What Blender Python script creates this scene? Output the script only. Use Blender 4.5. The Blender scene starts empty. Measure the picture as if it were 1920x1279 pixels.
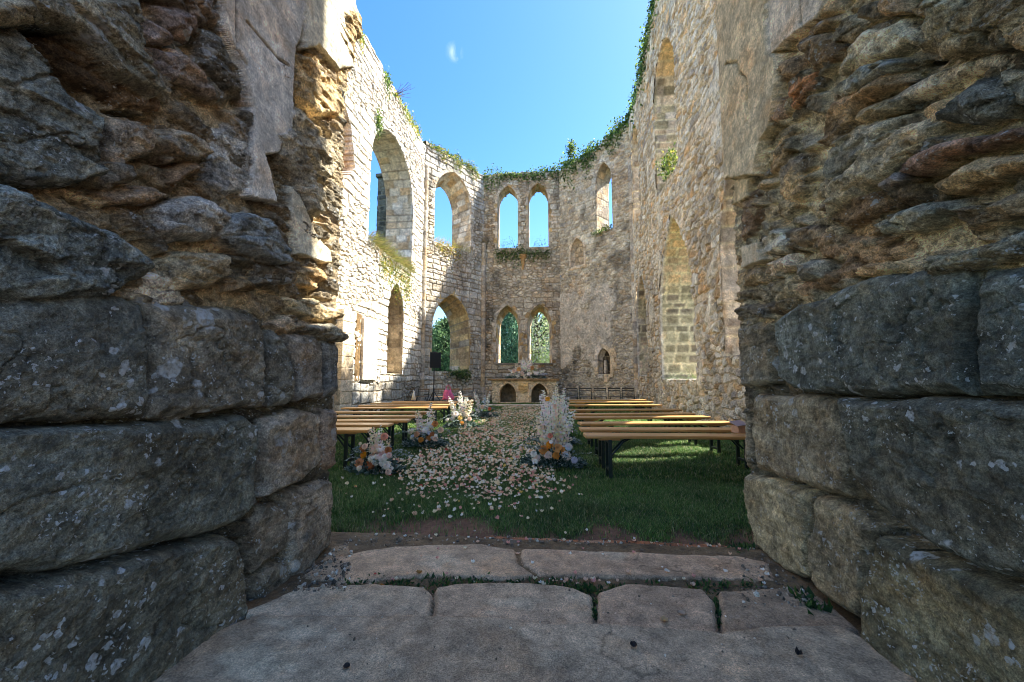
import bpy, math, random
import numpy as np
from mathutils import Vector, Matrix
C = bpy.context.scene
# ------------------------------------------------------------------ camera
FPX = 747.0; CX, CY = 960.0, 639.5; CZ = 1.04
YAW = math.atan(80 / 747. * 0.9955); PITCH = math.atan(72 / 747.)
cp, sp, cy_, sy_ = math.cos(PITCH), math.sin(PITCH), math.cos(YAW), math.sin(YAW)
FWD = np.array([-sy_ * cp, cy_ * cp, sp]); RGT = np.array([cy_, sy_, 0.]); UPV = np.cross(RGT, FWD)
cam_d = bpy.data.cameras.new('camera'); cam = bpy.data.objects.new('camera', cam_d); C.collection.objects.link(cam)
cam_d.sensor_width = 36; cam_d.lens = FPX / 1920 * 36; cam_d.clip_start = .05; cam_d.clip_end = 3000
cam.matrix_world = Matrix(((RGT[0], UPV[0], -FWD[0], 0), (RGT[1], UPV[1], -FWD[1], 0), (RGT[2], UPV[2], -FWD[2], CZ), (0, 0, 0, 1)))
C.camera = cam
# ------------------------------------------------------------------ light
SUN = Vector((.74, .33, 1.)).normalized()
sl = bpy.data.lights.new('sun', 'SUN'); sl.energy = 5.0; sl.angle = math.radians(.5); sl.color = (1, .965, .91)
so = bpy.data.objects.new('sun', sl); C.collection.objects.link(so)
so.rotation_euler = SUN.to_track_quat('Z', 'Y').to_euler(); so.location = (10, 6, 30)
W = bpy.data.worlds.new('World'); C.world = W; W.use_nodes = True
wt = W.node_tree; wt.nodes.clear()
def wn(t, **k):
    n = wt.nodes.new(t)
    for a, b in k.items(): setattr(n, a, b)
    return n
sky = wn('ShaderNodeTexSky', sky_type='NISHITA'); sky.sun_disc = False
sky.sun_elevation = math.asin(SUN.z); sky.sun_rotation = math.atan2(SUN.x, SUN.y)
sky.altitude = 0; sky.air_density = 1.0; sky.dust_density = .6; sky.ozone_density = 2.6
bg = wn('ShaderNodeBackground'); bg.inputs[1].default_value = .126
wo = wn('ShaderNodeOutputWorld')
# real clouds of the sky: a low white bank near the horizon and one thin wisp
tc = wn('ShaderNodeTexCoord'); sx = wn('ShaderNodeSeparateXYZ'); wt.links.new(tc.outputs['Generated'], sx.inputs[0])
mp = wn('ShaderNodeMapping'); mp.inputs['Scale'].default_value = (2.5, 2.5, 12); wt.links.new(tc.outputs['Generated'], mp.inputs[0])
nz = wn('ShaderNodeTexNoise'); nz.inputs['Scale'].default_value = 1.6; nz.inputs['Detail'].default_value = 7; wt.links.new(mp.outputs[0], nz.inputs[0])
r1 = wn('ShaderNodeMapRange'); r1.inputs[1].default_value = .48; r1.inputs[2].default_value = .62; wt.links.new(nz.outputs[0], r1.inputs[0])
r2 = wn('ShaderNodeMapRange'); r2.inputs[1].default_value = .30; r2.inputs[2].default_value = .10; wt.links.new(sx.outputs[2], r2.inputs[0])
mu = wn('ShaderNodeMath', operation='MULTIPLY'); wt.links.new(r1.outputs[0], mu.inputs[0]); wt.links.new(r2.outputs[0], mu.inputs[1])
def raydir(px, py):
    v = (px - CX) / FPX * RGT - (py - CY) / FPX * UPV + FWD
    return v / np.linalg.norm(v)
wd = raydir(852, 98)
dp = wn('ShaderNodeVectorMath', operation='DISTANCE'); dp.inputs[1].default_value = tuple(wd); wt.links.new(tc.outputs['Generated'], dp.inputs[0])
r3 = wn('ShaderNodeMapRange'); r3.inputs[1].default_value = .02; r3.inputs[2].default_value = .004; wt.links.new(dp.outputs['Value'], r3.inputs[0])
nz2 = wn('ShaderNodeTexNoise'); nz2.inputs['Scale'].default_value = 38; nz2.inputs['Detail'].default_value = 6; nz2.inputs['Distortion'].default_value = 1.2; wt.links.new(tc.outputs['Generated'], nz2.inputs[0])
r4 = wn('ShaderNodeMapRange'); r4.inputs[1].default_value = .52; r4.inputs[2].default_value = 1.5; wt.links.new(nz2.outputs[0], r4.inputs[0])
mu2 = wn('ShaderNodeMath', operation='MULTIPLY'); wt.links.new(r3.outputs[0], mu2.inputs[0]); wt.links.new(r4.outputs[0], mu2.inputs[1])
mx_ = wn('ShaderNodeMath', operation='MAXIMUM'); wt.links.new(mu.outputs[0], mx_.inputs[0]); wt.links.new(mu2.outputs[0], mx_.inputs[1])
mixc = wn('ShaderNodeMixRGB'); mixc.inputs[2].default_value = (5.6, 5.8, 6.2, 1)
hs = wn('ShaderNodeHueSaturation'); hs.inputs['Saturation'].default_value = 1.3; hs.inputs['Hue'].default_value = .506; wt.links.new(sky.outputs[0], hs.inputs['Color'])
wt.links.new(mx_.outputs[0], mixc.inputs[0]); wt.links.new(hs.outputs[0], mixc.inputs[1])
wt.links.new(mixc.outputs[0], bg.inputs[0]); wt.links.new(bg.outputs[0], wo.inputs[0])
C.view_settings.view_transform = 'Standard'; C.view_settings.look = 'None'
C.view_settings.exposure = 1.82; C.view_settings.gamma = 1
C.cycles.filter_width = 0.95; C.cycles.max_bounces = 8; C.cycles.diffuse_bounces = 5; C.cycles.transparent_max_bounces = 8

# ------------------------------------------------------------------ helpers
def vray(px, py):
    px = np.asarray(px, float); py = np.asarray(py, float)
    return ((px - CX) / FPX)[..., None] * RGT - ((py - CY) / FPX)[..., None] * UPV + FWD
CP = np.array([0, 0, CZ])
def aX(px, py, X):
    d = vray(px, py); return CP + d * (X / d[..., 0])[..., None]
def aY(px, py, Y):
    d = vray(px, py); return CP + d * (Y / d[..., 1])[..., None]
def aZ(px, py, Z):
    d = vray(px, py); return CP + d * ((Z - CZ) / d[..., 2])[..., None]
def lin(c):
    c = np.asarray(c, float) / 255.
    return np.where(c <= .04045, c / 12.92, ((c + .055) / 1.055) ** 2.4)
def h2(i, j, k=0):
    i = np.asarray(i).astype(np.int64); j = np.asarray(j).astype(np.int64)
    x = (i * 374761393 + j * 668265263 + int(k) * 2147483647 + 12345) & 0xffffffff
    x = ((x ^ (x >> 13)) * 1274126177) & 0xffffffff
    x = ((x ^ (x >> 16)) * 2246822519) & 0xffffffff
    x = x ^ (x >> 15)
    return (x & 0xffffff) / float(0xffffff)
def vn(x, y, k=0):
    xi = np.floor(x); yi = np.floor(y); fx = x - xi; fy = y - yi
    fx = fx * fx * (3 - 2 * fx); fy = fy * fy * (3 - 2 * fy)
    a = h2(xi, yi, k); b = h2(xi + 1, yi, k); c = h2(xi, yi + 1, k); d = h2(xi + 1, yi + 1, k)
    return (a * (1 - fx) + b * fx) * (1 - fy) + (c * (1 - fx) + d * fx) * fy
def fbm(x, y, k=0, o=4, g=.5):
    s = 0; a = 1.; t = 0
    for q in range(o):
        s = s + a * vn(x, y, k + q * 7); t += a; a *= g; x = x * 2.03 + 3.1; y = y * 2.03 + 1.7
    return s / t - .5
def vor(x, y, k=0, jit=.9):
    xi = np.floor(x); yi = np.floor(y)
    f1 = np.full(x.shape, 9.); f2 = np.full(x.shape, 9.); cid = np.zeros(x.shape); gx = np.zeros(x.shape); gy = np.zeros(x.shape)
    for dx in (-1, 0, 1):
        for dy in (-1, 0, 1):
            cx = xi + dx; cy = yi + dy
            px = cx + .5 + jit * (h2(cx, cy, k) - .5); py = cy + .5 + jit * (h2(cx, cy, k + 1) - .5)
            ex = x - px; ey = y - py
            d = (np.abs(ex) ** 2.6 + np.abs(ey) ** 2.6) ** (1 / 2.6)
            m = d < f1
            f2 = np.where(m, f1, np.minimum(f2, d)); f1 = np.where(m, d, f1)
            cid = np.where(m, h2(cx, cy, k + 2), cid); gx = np.where(m, ex, gx); gy = np.where(m, ey, gy)
    return f1, f2, cid, gx, gy
def courses(u, z, k, ch=.24, cw=.46, warp=.03):
    """coursed stones: distance to the joint, id of the stone, offsets inside it"""
    u = u + warp * 2 * fbm(u * 1.6, z * 1.6, k + 50, 3); z = z + warp * 2 * fbm(u * 1.3 + 9, z * 1.3, k + 60, 3)
    rng = np.random.RandomState(k); hs = ch * (.62 + .8 * rng.rand(400)); zb = np.concatenate([[0], np.cumsum(hs)]) - 1.0
    ci = np.clip(np.searchsorted(zb, z) - 1, 0, 399); z0 = zb[ci]; z1 = zb[ci + 1]
    wc = cw * (.75 + .6 * h2(ci, ci * 0, k)); off = h2(ci, ci * 0 + 3, k) * 3
    t = u / wc + off; j = np.floor(t)
    def joint(n): return n + .62 * (h2(n, ci, k + 5) - .5)
    jj = np.where(t < joint(j), j - 1, j); jj = np.where(t > joint(jj + 1), jj + 1, jj)
    a = (t - joint(jj)) * wc; b = (joint(jj + 1) - t) * wc
    d = np.minimum(np.minimum(a, b), np.minimum(z - z0, z1 - z))
    return d, h2(jj, ci, k + 9), (a - b), (z - z0) - (z1 - z), np.minimum(a + b, 9)
def clampc(c, mx=.7):
    m = np.maximum(c.max(-1, keepdims=True), 1e-6); return np.maximum(c * np.minimum(1, mx / m), .008)
def sst(a, b, x):
    t = np.clip((x - a) / (b - a), 0, 1); return t * t * (3 - 2 * t)

COL = C.collection
def tag(o, label=None, cat=None, group=None, kind=None):
    if label: o['label'] = label
    if cat: o['category'] = cat
    if group: o['group'] = group
    if kind: o['kind'] = kind
    return o
def empty(name, loc=(0, 0, 0), rz=0, w=False, **k):
    o = bpy.data.objects.new(name, None); COL.objects.link(o); o.location = loc; o.rotation_euler = (0, 0, rz)
    o.empty_display_size = .2
    if w: WORLD.add(o.name)
    return tag(o, **k)
def link(name, me, mat, parent=None, **k):
    o = bpy.data.objects.new(name, me); COL.objects.link(o)
    if mat is not None and not me.materials: me.materials.append(mat)
    if parent is not None:
        o.parent = parent
        if parent.name in WORLD: o.matrix_parent_inverse = Matrix.Translation(-parent.location)
    return tag(o, **k)
WORLD = set()      # things whose parts are built in world coordinates
def np_mesh(name, V, F, col=None, smooth=True, n=4):
    """V (N,3), F (M,n) index array, optional per-vertex base colour"""
    me = bpy.data.meshes.new(name)
    V = np.ascontiguousarray(V, dtype=np.float32); F = np.ascontiguousarray(F, dtype=np.int32)
    me.vertices.add(len(V)); me.vertices.foreach_set('co', V.ravel())
    me.loops.add(F.size); me.loops.foreach_set('vertex_index', F.ravel())
    me.polygons.add(len(F)); me.polygons.foreach_set('loop_start', np.arange(0, F.size, n, dtype=np.int32))
    me.polygons.foreach_set('loop_total', np.full(len(F), n, dtype=np.int32))
    if col is not None:
        at = me.attributes.new('col', 'FLOAT_COLOR', 'POINT')
        cc = np.ones((len(V), 4), np.float32); cc[:, :np.shape(col)[1]] = col; at.data.foreach_set('color', cc.ravel())
    me.polygons.foreach_set('use_smooth', np.full(len(F), smooth, dtype=bool))
    me.update(calc_edges=True); me.validate()
    return me
def grid_faces(nu, nv):
    i = np.arange(nu * nv).reshape(nu, nv)
    return np.stack([i[:-1, :-1], i[1:, :-1], i[1:, 1:], i[:-1, 1:]], -1).reshape(-1, 4)
def compact(V, F, *A):
    used = np.zeros(len(V), bool); used[F.ravel()] = True; idx = np.cumsum(used) - 1
    return (V[used], idx[F]) + tuple(a[used] for a in A)
class MB:
    """collects simple solids into one mesh"""
    def __init__(s): s.v = []; s.f = []; s.c = []
    def add(s, vs, fs, c=None):
        b = len(s.v); s.v += [tuple(map(float, v)) for v in vs]; s.f += [tuple(b + i for i in f) for f in fs]
        s.c += [c] * len(vs)
    def box(s, x0, x1, y0, y1, z0, z1, bev=.004, M=None, c=None):
        b = bev; vs = []; 
        bm = bmesh.new(); bmesh.ops.create_cube(bm, size=1)
        for v in bm.verts: v.co = Vector((x0 + (v.co.x + .5) * (x1 - x0), y0 + (v.co.y + .5) * (y1 - y0), z0 + (v.co.z + .5) * (z1 - z0)))
        if b > 0: bmesh.ops.bevel(bm, geom=bm.edges[:] , offset=b, segments=2, profile=.6, affect='EDGES')
        if M is not None: bm.transform(M)
        s.add([v.co for v in bm.verts], [[v.index for v in f.verts] for f in bm.faces] if not bm.verts.index_update() else [], c); bm.free()
    def tube(s, pts, r, n=8, c=None, cap=True):
        pts = [Vector(p) for p in pts]; rs = r if isinstance(r, (list, tuple)) else [r] * len(pts)
        vs = []; fs = []
        for i, p in enumerate(pts):
            t = (pts[min(i + 1, len(pts) - 1)] - pts[max(i - 1, 0)]).normalized()
            a = t.cross(Vector((0, 0, 1))) if abs(t.z) < .9 else t.cross(Vector((1, 0, 0))); a.normalize(); b = t.cross(a)
            for k in range(n):
                q = 2 * math.pi * k / n; vs.append(p + (a * math.cos(q) + b * math.sin(q)) * rs[i])
        for i in range(len(pts) - 1):
            for k in range(n): fs.append((i * n + k, i * n + (k + 1) % n, (i + 1) * n + (k + 1) % n, (i + 1) * n + k))
        if cap: fs.append(tuple(range(n))[::-1]); fs.append(tuple((len(pts) - 1) * n + k for k in range(n)))
        s.add(vs, fs, c)
    def mesh(s, name, smooth=False):
        me = bpy.data.meshes.new(name); me.from_pydata(s.v, [], s.f)
        if any(c is not None for c in s.c):
            at = me.attributes.new('col', 'FLOAT_COLOR', 'POINT')
            at.data.foreach_set('color', np.array([tuple(c if c is not None else (.5, .5, .5)) + (1,) for c in s.c], np.float32).ravel())
        if smooth:
            for p in me.polygons: p.use_smooth = True
        me.update(); return me
    def build(s, name, mat, parent=None, smooth=False, **k): return link(name, s.mesh(name, smooth), mat, parent, **k)
import bmesh

# ------------------------------------------------------------------ materials
def newmat(name):
    m = bpy.data.materials.new(name); m.use_nodes = True; t = m.node_tree
    return m, t, t.nodes['Principled BSDF']
def N(t, typ, **k):
    n = t.nodes.new(typ)
    for a, b in k.items(): setattr(n, a, b)
    return n
def noise(t, co, sc, det=6, rough=.6, dist=0):
    n = N(t, 'ShaderNodeTexNoise'); n.inputs['Scale'].default_value = sc; n.inputs['Detail'].default_value = det
    n.inputs['Roughness'].default_value = rough; n.inputs['Distortion'].default_value = dist
    t.links.new(co, n.inputs['Vector']); return n.outputs['Fac']
def rng_(t, src, a, b, c=0, d=1):
    n = N(t, 'ShaderNodeMapRange'); n.inputs[1].default_value = a; n.inputs[2].default_value = b
    n.inputs[3].default_value = c; n.inputs[4].default_value = d; t.links.new(src, n.inputs[0]); return n.outputs[0]
def math_(t, op, a, b):
    n = N(t, 'ShaderNodeMath', operation=op)
    for i, x in enumerate((a, b)):
        if isinstance(x, (int, float)): n.inputs[i].default_value = x
        else: t.links.new(x, n.inputs[i])
    return n.outputs[0]
def mixc_(t, f, a, b, mode='MIX'):
    n = N(t, 'ShaderNodeMixRGB', blend_type=mode)
    for i, x in enumerate((f, a, b)):
        if isinstance(x, (int, float)): n.inputs[i].default_value = x
        elif isinstance(x, tuple): n.inputs[i].default_value = x if len(x) == 4 else x + (1,)
        else: t.links.new(x, n.inputs[i])
    return n.outputs[0]
def stone_mat(name, s1, s2, bump=.6, dist=.02, lichen=0, grain=.3, cavity=.0, fine=0):
    m, t, b = newmat(name); b.inputs['Roughness'].default_value = .92; b.inputs['Specular IOR Level'].default_value = .25
    at = N(t, 'ShaderNodeAttribute', attribute_name='col'); tc = N(t, 'ShaderNodeTexCoord'); co = tc.outputs['Object']
    n1 = noise(t, co, s1, 8, .68); n2 = noise(t, co, s2, 5, .7)
    n3 = noise(t, co, s1 * .22, 5, .6, .4)
    v = math_(t, 'MULTIPLY', rng_(t, n1, .3, .7, 1 - grain * 1.3, 1 + grain * 1.3), rng_(t, n2, .3, .7, 1 - grain, 1 + grain))
    v = math_(t, 'MULTIPLY', v, rng_(t, n3, .32, .68, 1 - grain * .8, 1 + grain * .8))
    if fine: v = math_(t, 'MULTIPLY', v, rng_(t, noise(t, co, fine, 3, .75), .33, .67, .5, 1.6))
    v = math_(t, 'ADD', math_(t, 'MULTIPLY', math_(t, 'SUBTRACT', v, 1.), at.outputs['Alpha']), 1.)
    cc = N(t, 'ShaderNodeCombineXYZ')
    for i in range(3): t.links.new(v, cc.inputs[i])
    c = mixc_(t, 1., at.outputs['Color'], cc.outputs[0], 'MULTIPLY')
    # warm / cool drift of the stone
    c = mixc_(t, rng_(t, noise(t, co, s1 * .35, 4, .6), .52, .72, 0, .4), c, mixc_(t, 1., c, (1.15, .86, .6), 'MULTIPLY'))
    if lichen:
        w = N(t, 'ShaderNodeTexNoise'); w.inputs['Scale'].default_value = 45; w.inputs['Detail'].default_value = 4; t.links.new(co, w.inputs[0])
        ma = N(t, 'ShaderNodeMixRGB', blend_type='LINEAR_LIGHT'); ma.inputs[0].default_value = .018; t.links.new(co, ma.inputs[1]); t.links.new(w.outputs['Color'], ma.inputs[2])
        mask = None
        for sc, th, k0, k1 in ((7, .40, .54, .62), (16, .46, .52, .60), (38, .5, .50, .60), (90, .5, .48, .58)):
            vo = N(t, 'ShaderNodeTexVoronoi'); vo.inputs['Scale'].default_value = sc; t.links.new(ma.outputs[0], vo.inputs['Vector'])
            cl = rng_(t, noise(t, co, 2.2 + sc * .06, 3, .6), k0, k1)
            sep = N(t, 'ShaderNodeSeparateColor'); t.links.new(vo.outputs['Color'], sep.inputs[0])
            rad = math_(t, 'MULTIPLY', math_(t, 'MULTIPLY', cl, th), rng_(t, sep.outputs[0], .35, .9))
            mk = rng_(t, math_(t, 'SUBTRACT', rad, vo.outputs['Distance']), 0, .06)
            mask = mk if mask is None else math_(t, 'MAXIMUM', mask, mk)
        mask = math_(t, 'MULTIPLY', mask, rng_(t, noise(t, co, 60, 4, .7), .36, .55, .25, .85))
        lum = N(t, 'ShaderNodeRGBToBW'); t.links.new(at.outputs['Color'], lum.inputs[0])
        mask = math_(t, 'MULTIPLY', math_(t, 'MULTIPLY', mask, lichen), rng_(t, lum.outputs[0], .34, .2))
        c = mixc_(t, mask, c, (.56, .57, .53))
    t.links.new(c, b.inputs['Base Color'])
    hn = math_(t, 'ADD', math_(t, 'MULTIPLY', n1, 1.), math_(t, 'MULTIPLY', n2, .35))
    if cavity:
        vo = N(t, 'ShaderNodeTexVoronoi', feature='SMOOTH_F1'); vo.inputs['Scale'].default_value = s1 * 1.3; t.links.new(co, vo.inputs['Vector'])
        hn = math_(t, 'ADD', hn, math_(t, 'MULTIPLY', vo.outputs['Distance'], cavity))
    bp = N(t, 'ShaderNodeBump'); bp.inputs['Strength'].default_value = bump; bp.inputs['Distance'].default_value = dist
    t.links.new(math_(t, 'MULTIPLY', hn, at.outputs['Alpha']), bp.inputs['Height']); t.links.new(bp.outputs[0], b.inputs['Normal'])
    return m
M_wall = stone_mat('wall_stone', 11, 40, .9, .03, grain=.32, cavity=.5, fine=95)
M_pier = stone_mat('pier_stone', 24, 110, 1., .03, lichen=1., grain=.6, fine=260)
M_pave = stone_mat('paving_stone', 13, 80, .8, .007, lichen=.1, grain=.3, fine=200)
def leaf_mat(name, rough=.55, trans=.35):
    m, t, b = newmat(name); at = N(t, 'ShaderNodeAttribute', attribute_name='col')
    t.links.new(at.outputs['Color'], b.inputs['Base Color']); b.inputs['Roughness'].default_value = rough
    b.inputs['Specular IOR Level'].default_value = .3
    tr = N(t, 'ShaderNodeBsdfTranslucent'); t.links.new(at.outputs['Color'], tr.inputs[0])
    mx = N(t, 'ShaderNodeMixShader'); mx.inputs[0].default_value = trans
    t.links.new(b.outputs[0], mx.inputs[1]); t.links.new(tr.outputs[0], mx.inputs[2])
    t.links.new(mx.outputs[0], t.nodes['Material Output'].inputs[0]); return m
M_leaf = leaf_mat('leaf', .55, .5); M_petal = leaf_mat('petal', .7, .3); M_grass = leaf_mat('grass', .6, .3)
def plain(name, c, rough=.6, metal=0, ns=0, amt=.2, bump=0):
    m, t, b = newmat(name); b.inputs['Roughness'].default_value = rough; b.inputs['Metallic'].default_value = metal
    c = tuple(c) + (1,)
    if ns:
        tc = N(t, 'ShaderNodeTexCoord'); n = noise(t, tc.outputs['Object'], ns, 5, .6)
        cc = N(t, 'ShaderNodeCombineXYZ'); v = rng_(t, n, .3, .7, 1 - amt, 1 + amt)
        for i in range(3): t.links.new(v, cc.inputs[i])
        t.links.new(mixc_(t, 1., c, cc.outputs[0], 'MULTIPLY'), b.inputs['Base Color'])
        if bump:
            bp = N(t, 'ShaderNodeBump'); bp.inputs['Strength'].default_value = bump; bp.inputs['Distance'].default_value = .004
            t.links.new(n, bp.inputs['Height']); t.links.new(bp.outputs[0], b.inputs['Normal'])
    else: b.inputs['Base Color'].default_value = c
    return m
def wood_mat(name, c1, c2, rough=.4):
    m, t, b = newmat(name); b.inputs['Roughness'].default_value = rough
    tc = N(t, 'ShaderNodeTexCoord'); mp = N(t, 'ShaderNodeMapping'); mp.inputs['Scale'].default_value = (1.2, 22, 22); t.links.new(tc.outputs['Object'], mp.inputs[0])
    oi = N(t, 'ShaderNodeObjectInfo'); va = N(t, 'ShaderNodeVectorMath', operation='ADD'); t.links.new(mp.outputs[0], va.inputs[0])
    sc = N(t, 'ShaderNodeVectorMath', operation='SCALE'); sc.inputs['Scale'].default_value = 60
    cb = N(t, 'ShaderNodeCombineXYZ'); t.links.new(oi.outputs['Random'], cb.inputs[0]); t.links.new(oi.outputs['Random'], cb.inputs[1])
    t.links.new(cb.outputs[0], sc.inputs[0]); t.links.new(sc.outputs[0], va.inputs[1])
    n = noise(t, va.outputs[0], 1.6, 7, .6, .8)
    c = mixc_(t, rng_(t, n, .3, .7), tuple(c1), tuple(c2))
    c2_ = mixc_(t, 1., c, mixc_(t, oi.outputs['Random'], (.82, .82, .8), (1.12, 1.08, 1.05)), 'MULTIPLY')
    t.links.new(c2_, b.inputs['Base Color']); return m
M_bench = wood_mat('varnished_pine', (.46, .20, .05), (.74, .42, .15), .36)
M_dwood = wood_mat('dark_slat_wood', (.045, .035, .024), (.09, .07, .05), .5)
M_lwood = wood_mat('brown_slat_wood', (.20, .115, .045), (.28, .17, .075), .5)
M_steel = plain('green_black_steel', (.008, .02, .017), .45, .3, 40, .3)
M_black = plain('black_plastic', (.008, .01, .013), .5, 0, 60, .2)
M_grille = plain('black_speaker_grille', (.006, .009, .013), .35, .4, 300, .5)

# ------------------------------------------------------------------ masonry
def pick(pal, cid):
    P = lin(np.array(pal)); return P[np.clip((cid * len(P)).astype(int), 0, len(P) - 1)]
def masonry(u, z, k, pal, mort, mix=.5, ch=.24, cw=.46, rs=(.26, .15), rough=1., plaster=None, pcol=(170, 160, 145), zbig=0., spots=1., vary=.34):
    """height (m) and base colour of an old wall: squared courses, rubble patches, old plaster skins"""
    wu = u + .05 * fbm(u * 3, z * 3, k + 1, 3) * 2; wz = z + .05 * fbm(u * 3 + 7, z * 3, k + 2, 3) * 2
    d, cid, gx, gz, wd_ = courses(wu, wz, k + 3, ch, cw, .04)
    f1, f2, rid, rx, rz = vor(wu / rs[0], wz / rs[1] + .12 * wu, k + 4)
    dr = (f2 - f1) * rs[1] * .75
    m = sst(-.06, .06, fbm(u * .55, z * .7, k + 5, 3) + (mix - .5) * .55 - (zbig * sst(1.5, .4, z)))
    m = (m > .5).astype(float)
    dd = np.where(m > .5, d, dr); id_ = np.where(m > .5, cid, rid)
    stone = sst(.006, .035, dd + .012 * fbm(u * 14, z * 14, k + 8, 2))
    prot = np.where(m > .5, .008 + .022 * (id_ * 7.3 % 1), .0 + .04 * (id_ * 5.7 % 1))
    tilt = np.where(m > .5, .03, .11) * ((id_ * 13.7 % 1) - .5) * np.where(m > .5, gx * .3, rx * rs[0]) + np.where(m > .5, .07, .17) * ((id_ * 31.1 % 1) - .5) * np.where(m > .5, gz * .5, rz * rs[1])
    h = stone * (.018 + prot * rough + tilt)
    h = h + .05 * rough * fbm(u * 2.2, z * 2.2, k + 9, 3) + .03 * rough * fbm(u * 9, z * 9, k + 10, 3) * stone
    c = pick(pal, id_ * 3.77 % 1) * (1 - vary / 2 + vary * (id_ * 17.3 % 1))[:, None]
    mc = lin(mort)[None, :] * (1 + .5 * fbm(u * 6, z * 6, k + 11, 3))[:, None]
    hole = sst(.80, .84, h2(np.floor(wu / .5), np.floor(wz / .45), k + 12)) * 0
    col = mc * (1 - stone)[:, None] + c * stone[:, None]
    # broad weathering
    wv = fbm(u * .5, z * .35, k + 13, 4)
    col = col * (1 + .55 * wv)[:, None]
    wc = sst(.04, .26, fbm(u * .9 + 3, z * .9, k + 14, 4)) * .42 * spots
    col = col * (1 - wc[:, None] * np.array([.05, .28, .5]))
    dk = sst(.1, .3, fbm(u * 1.3 + 3, z * .8, k + 15, 4)) * .5 * spots
    col = col * (1 - dk)[:, None]
    if plaster is not None:
        p = plaster(u, z); p = p + .3 * fbm(u * 3, z * 3, k + 16, 4)
        pm = sst(.45, .53, p); ph = .065 + .012 * fbm(u * 3, z * 3, k + 17, 4) - .03 * sst(.1, .24, fbm(u * 9, z * 9, k + 18, 3))
        h = h * (1 - pm) + ph * pm
        col = col * (1 - pm)[:, None] + lin(pcol)[None, :] * (1 + .45 * fbm(u * 2.5, z * 2.5, k + 19, 4))[:, None] * pm[:, None]
    gy = col.mean(1, keepdims=True); col = gy + (col - gy) * .88
    return h, clampc(col * np.array([.98, .99, .95]), .72)

def arch_pts(u0, u1, z0, zs, za, step=.055):
    w = u1 - u0; H = za - zs; uc = (u0 + u1) / 2; R = (w * w / 4 + H * H) / w
    pts = []
    n = max(2, int((zs - z0) / step)); pts += [(u0, z0 + (zs - z0) * i / n) for i in range(n)]
    # left arc: centre (u0+R, zs)
    a = math.atan2(H, R - w / 2) if R > w / 2 else math.pi / 2
    n = max(5, int(R * a / step))
    L = [(u0 + R - R * math.cos(a * i / n), zs + R * math.sin(a * i / n)) for i in range(n + 1)]
    pts += L; pts += [(2 * uc - x, y) for x, y in L[::-1][1:]]
    n = max(2, int((zs - z0) / step)); pts += [(u1, zs - (zs - z0) * i / n) for i in range(1, n)]
    n = max(2, int(w / step)); pts += [(u1 - w * i / n, z0) for i in range(n)]
    return np.array(pts)
def inpoly(P, x, y):
    r = np.zeros(x.shape, bool); n = len(P)
    for i in range(n):
        x0, y0 = P[i]; x1, y1 = P[(i + 1) % n]
        if y0 == y1: continue
        c = ((y0 > y) != (y1 > y)) & (x < (x1 - x0) * (y - y0) / (y1 - y0) + x0); r ^= c
    return r
def offs(P, d):
    t = np.roll(P, -1, 0) - np.roll(P, 1, 0); t /= np.maximum(np.linalg.norm(t, axis=1), 1e-6)[:, None]
    n = np.stack([-t[:, 1], t[:, 0]], 1)
    A = ((np.roll(P, -1, 0) - P)[:, 0] * P[:, 1] - (np.roll(P, -1, 0) - P)[:, 1] * P[:, 0]).sum()
    c = P.mean(0); s = np.sign(((P - c) * n).sum()); s = 1 if s == 0 else s
    d = np.asarray(d); return P + n * s * (d[:, None] if d.ndim else d)
SURR = [(200, 182, 152), (190, 166, 132), (208, 194, 168), (178, 160, 134), (200, 174, 134), (186, 174, 154)]
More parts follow.
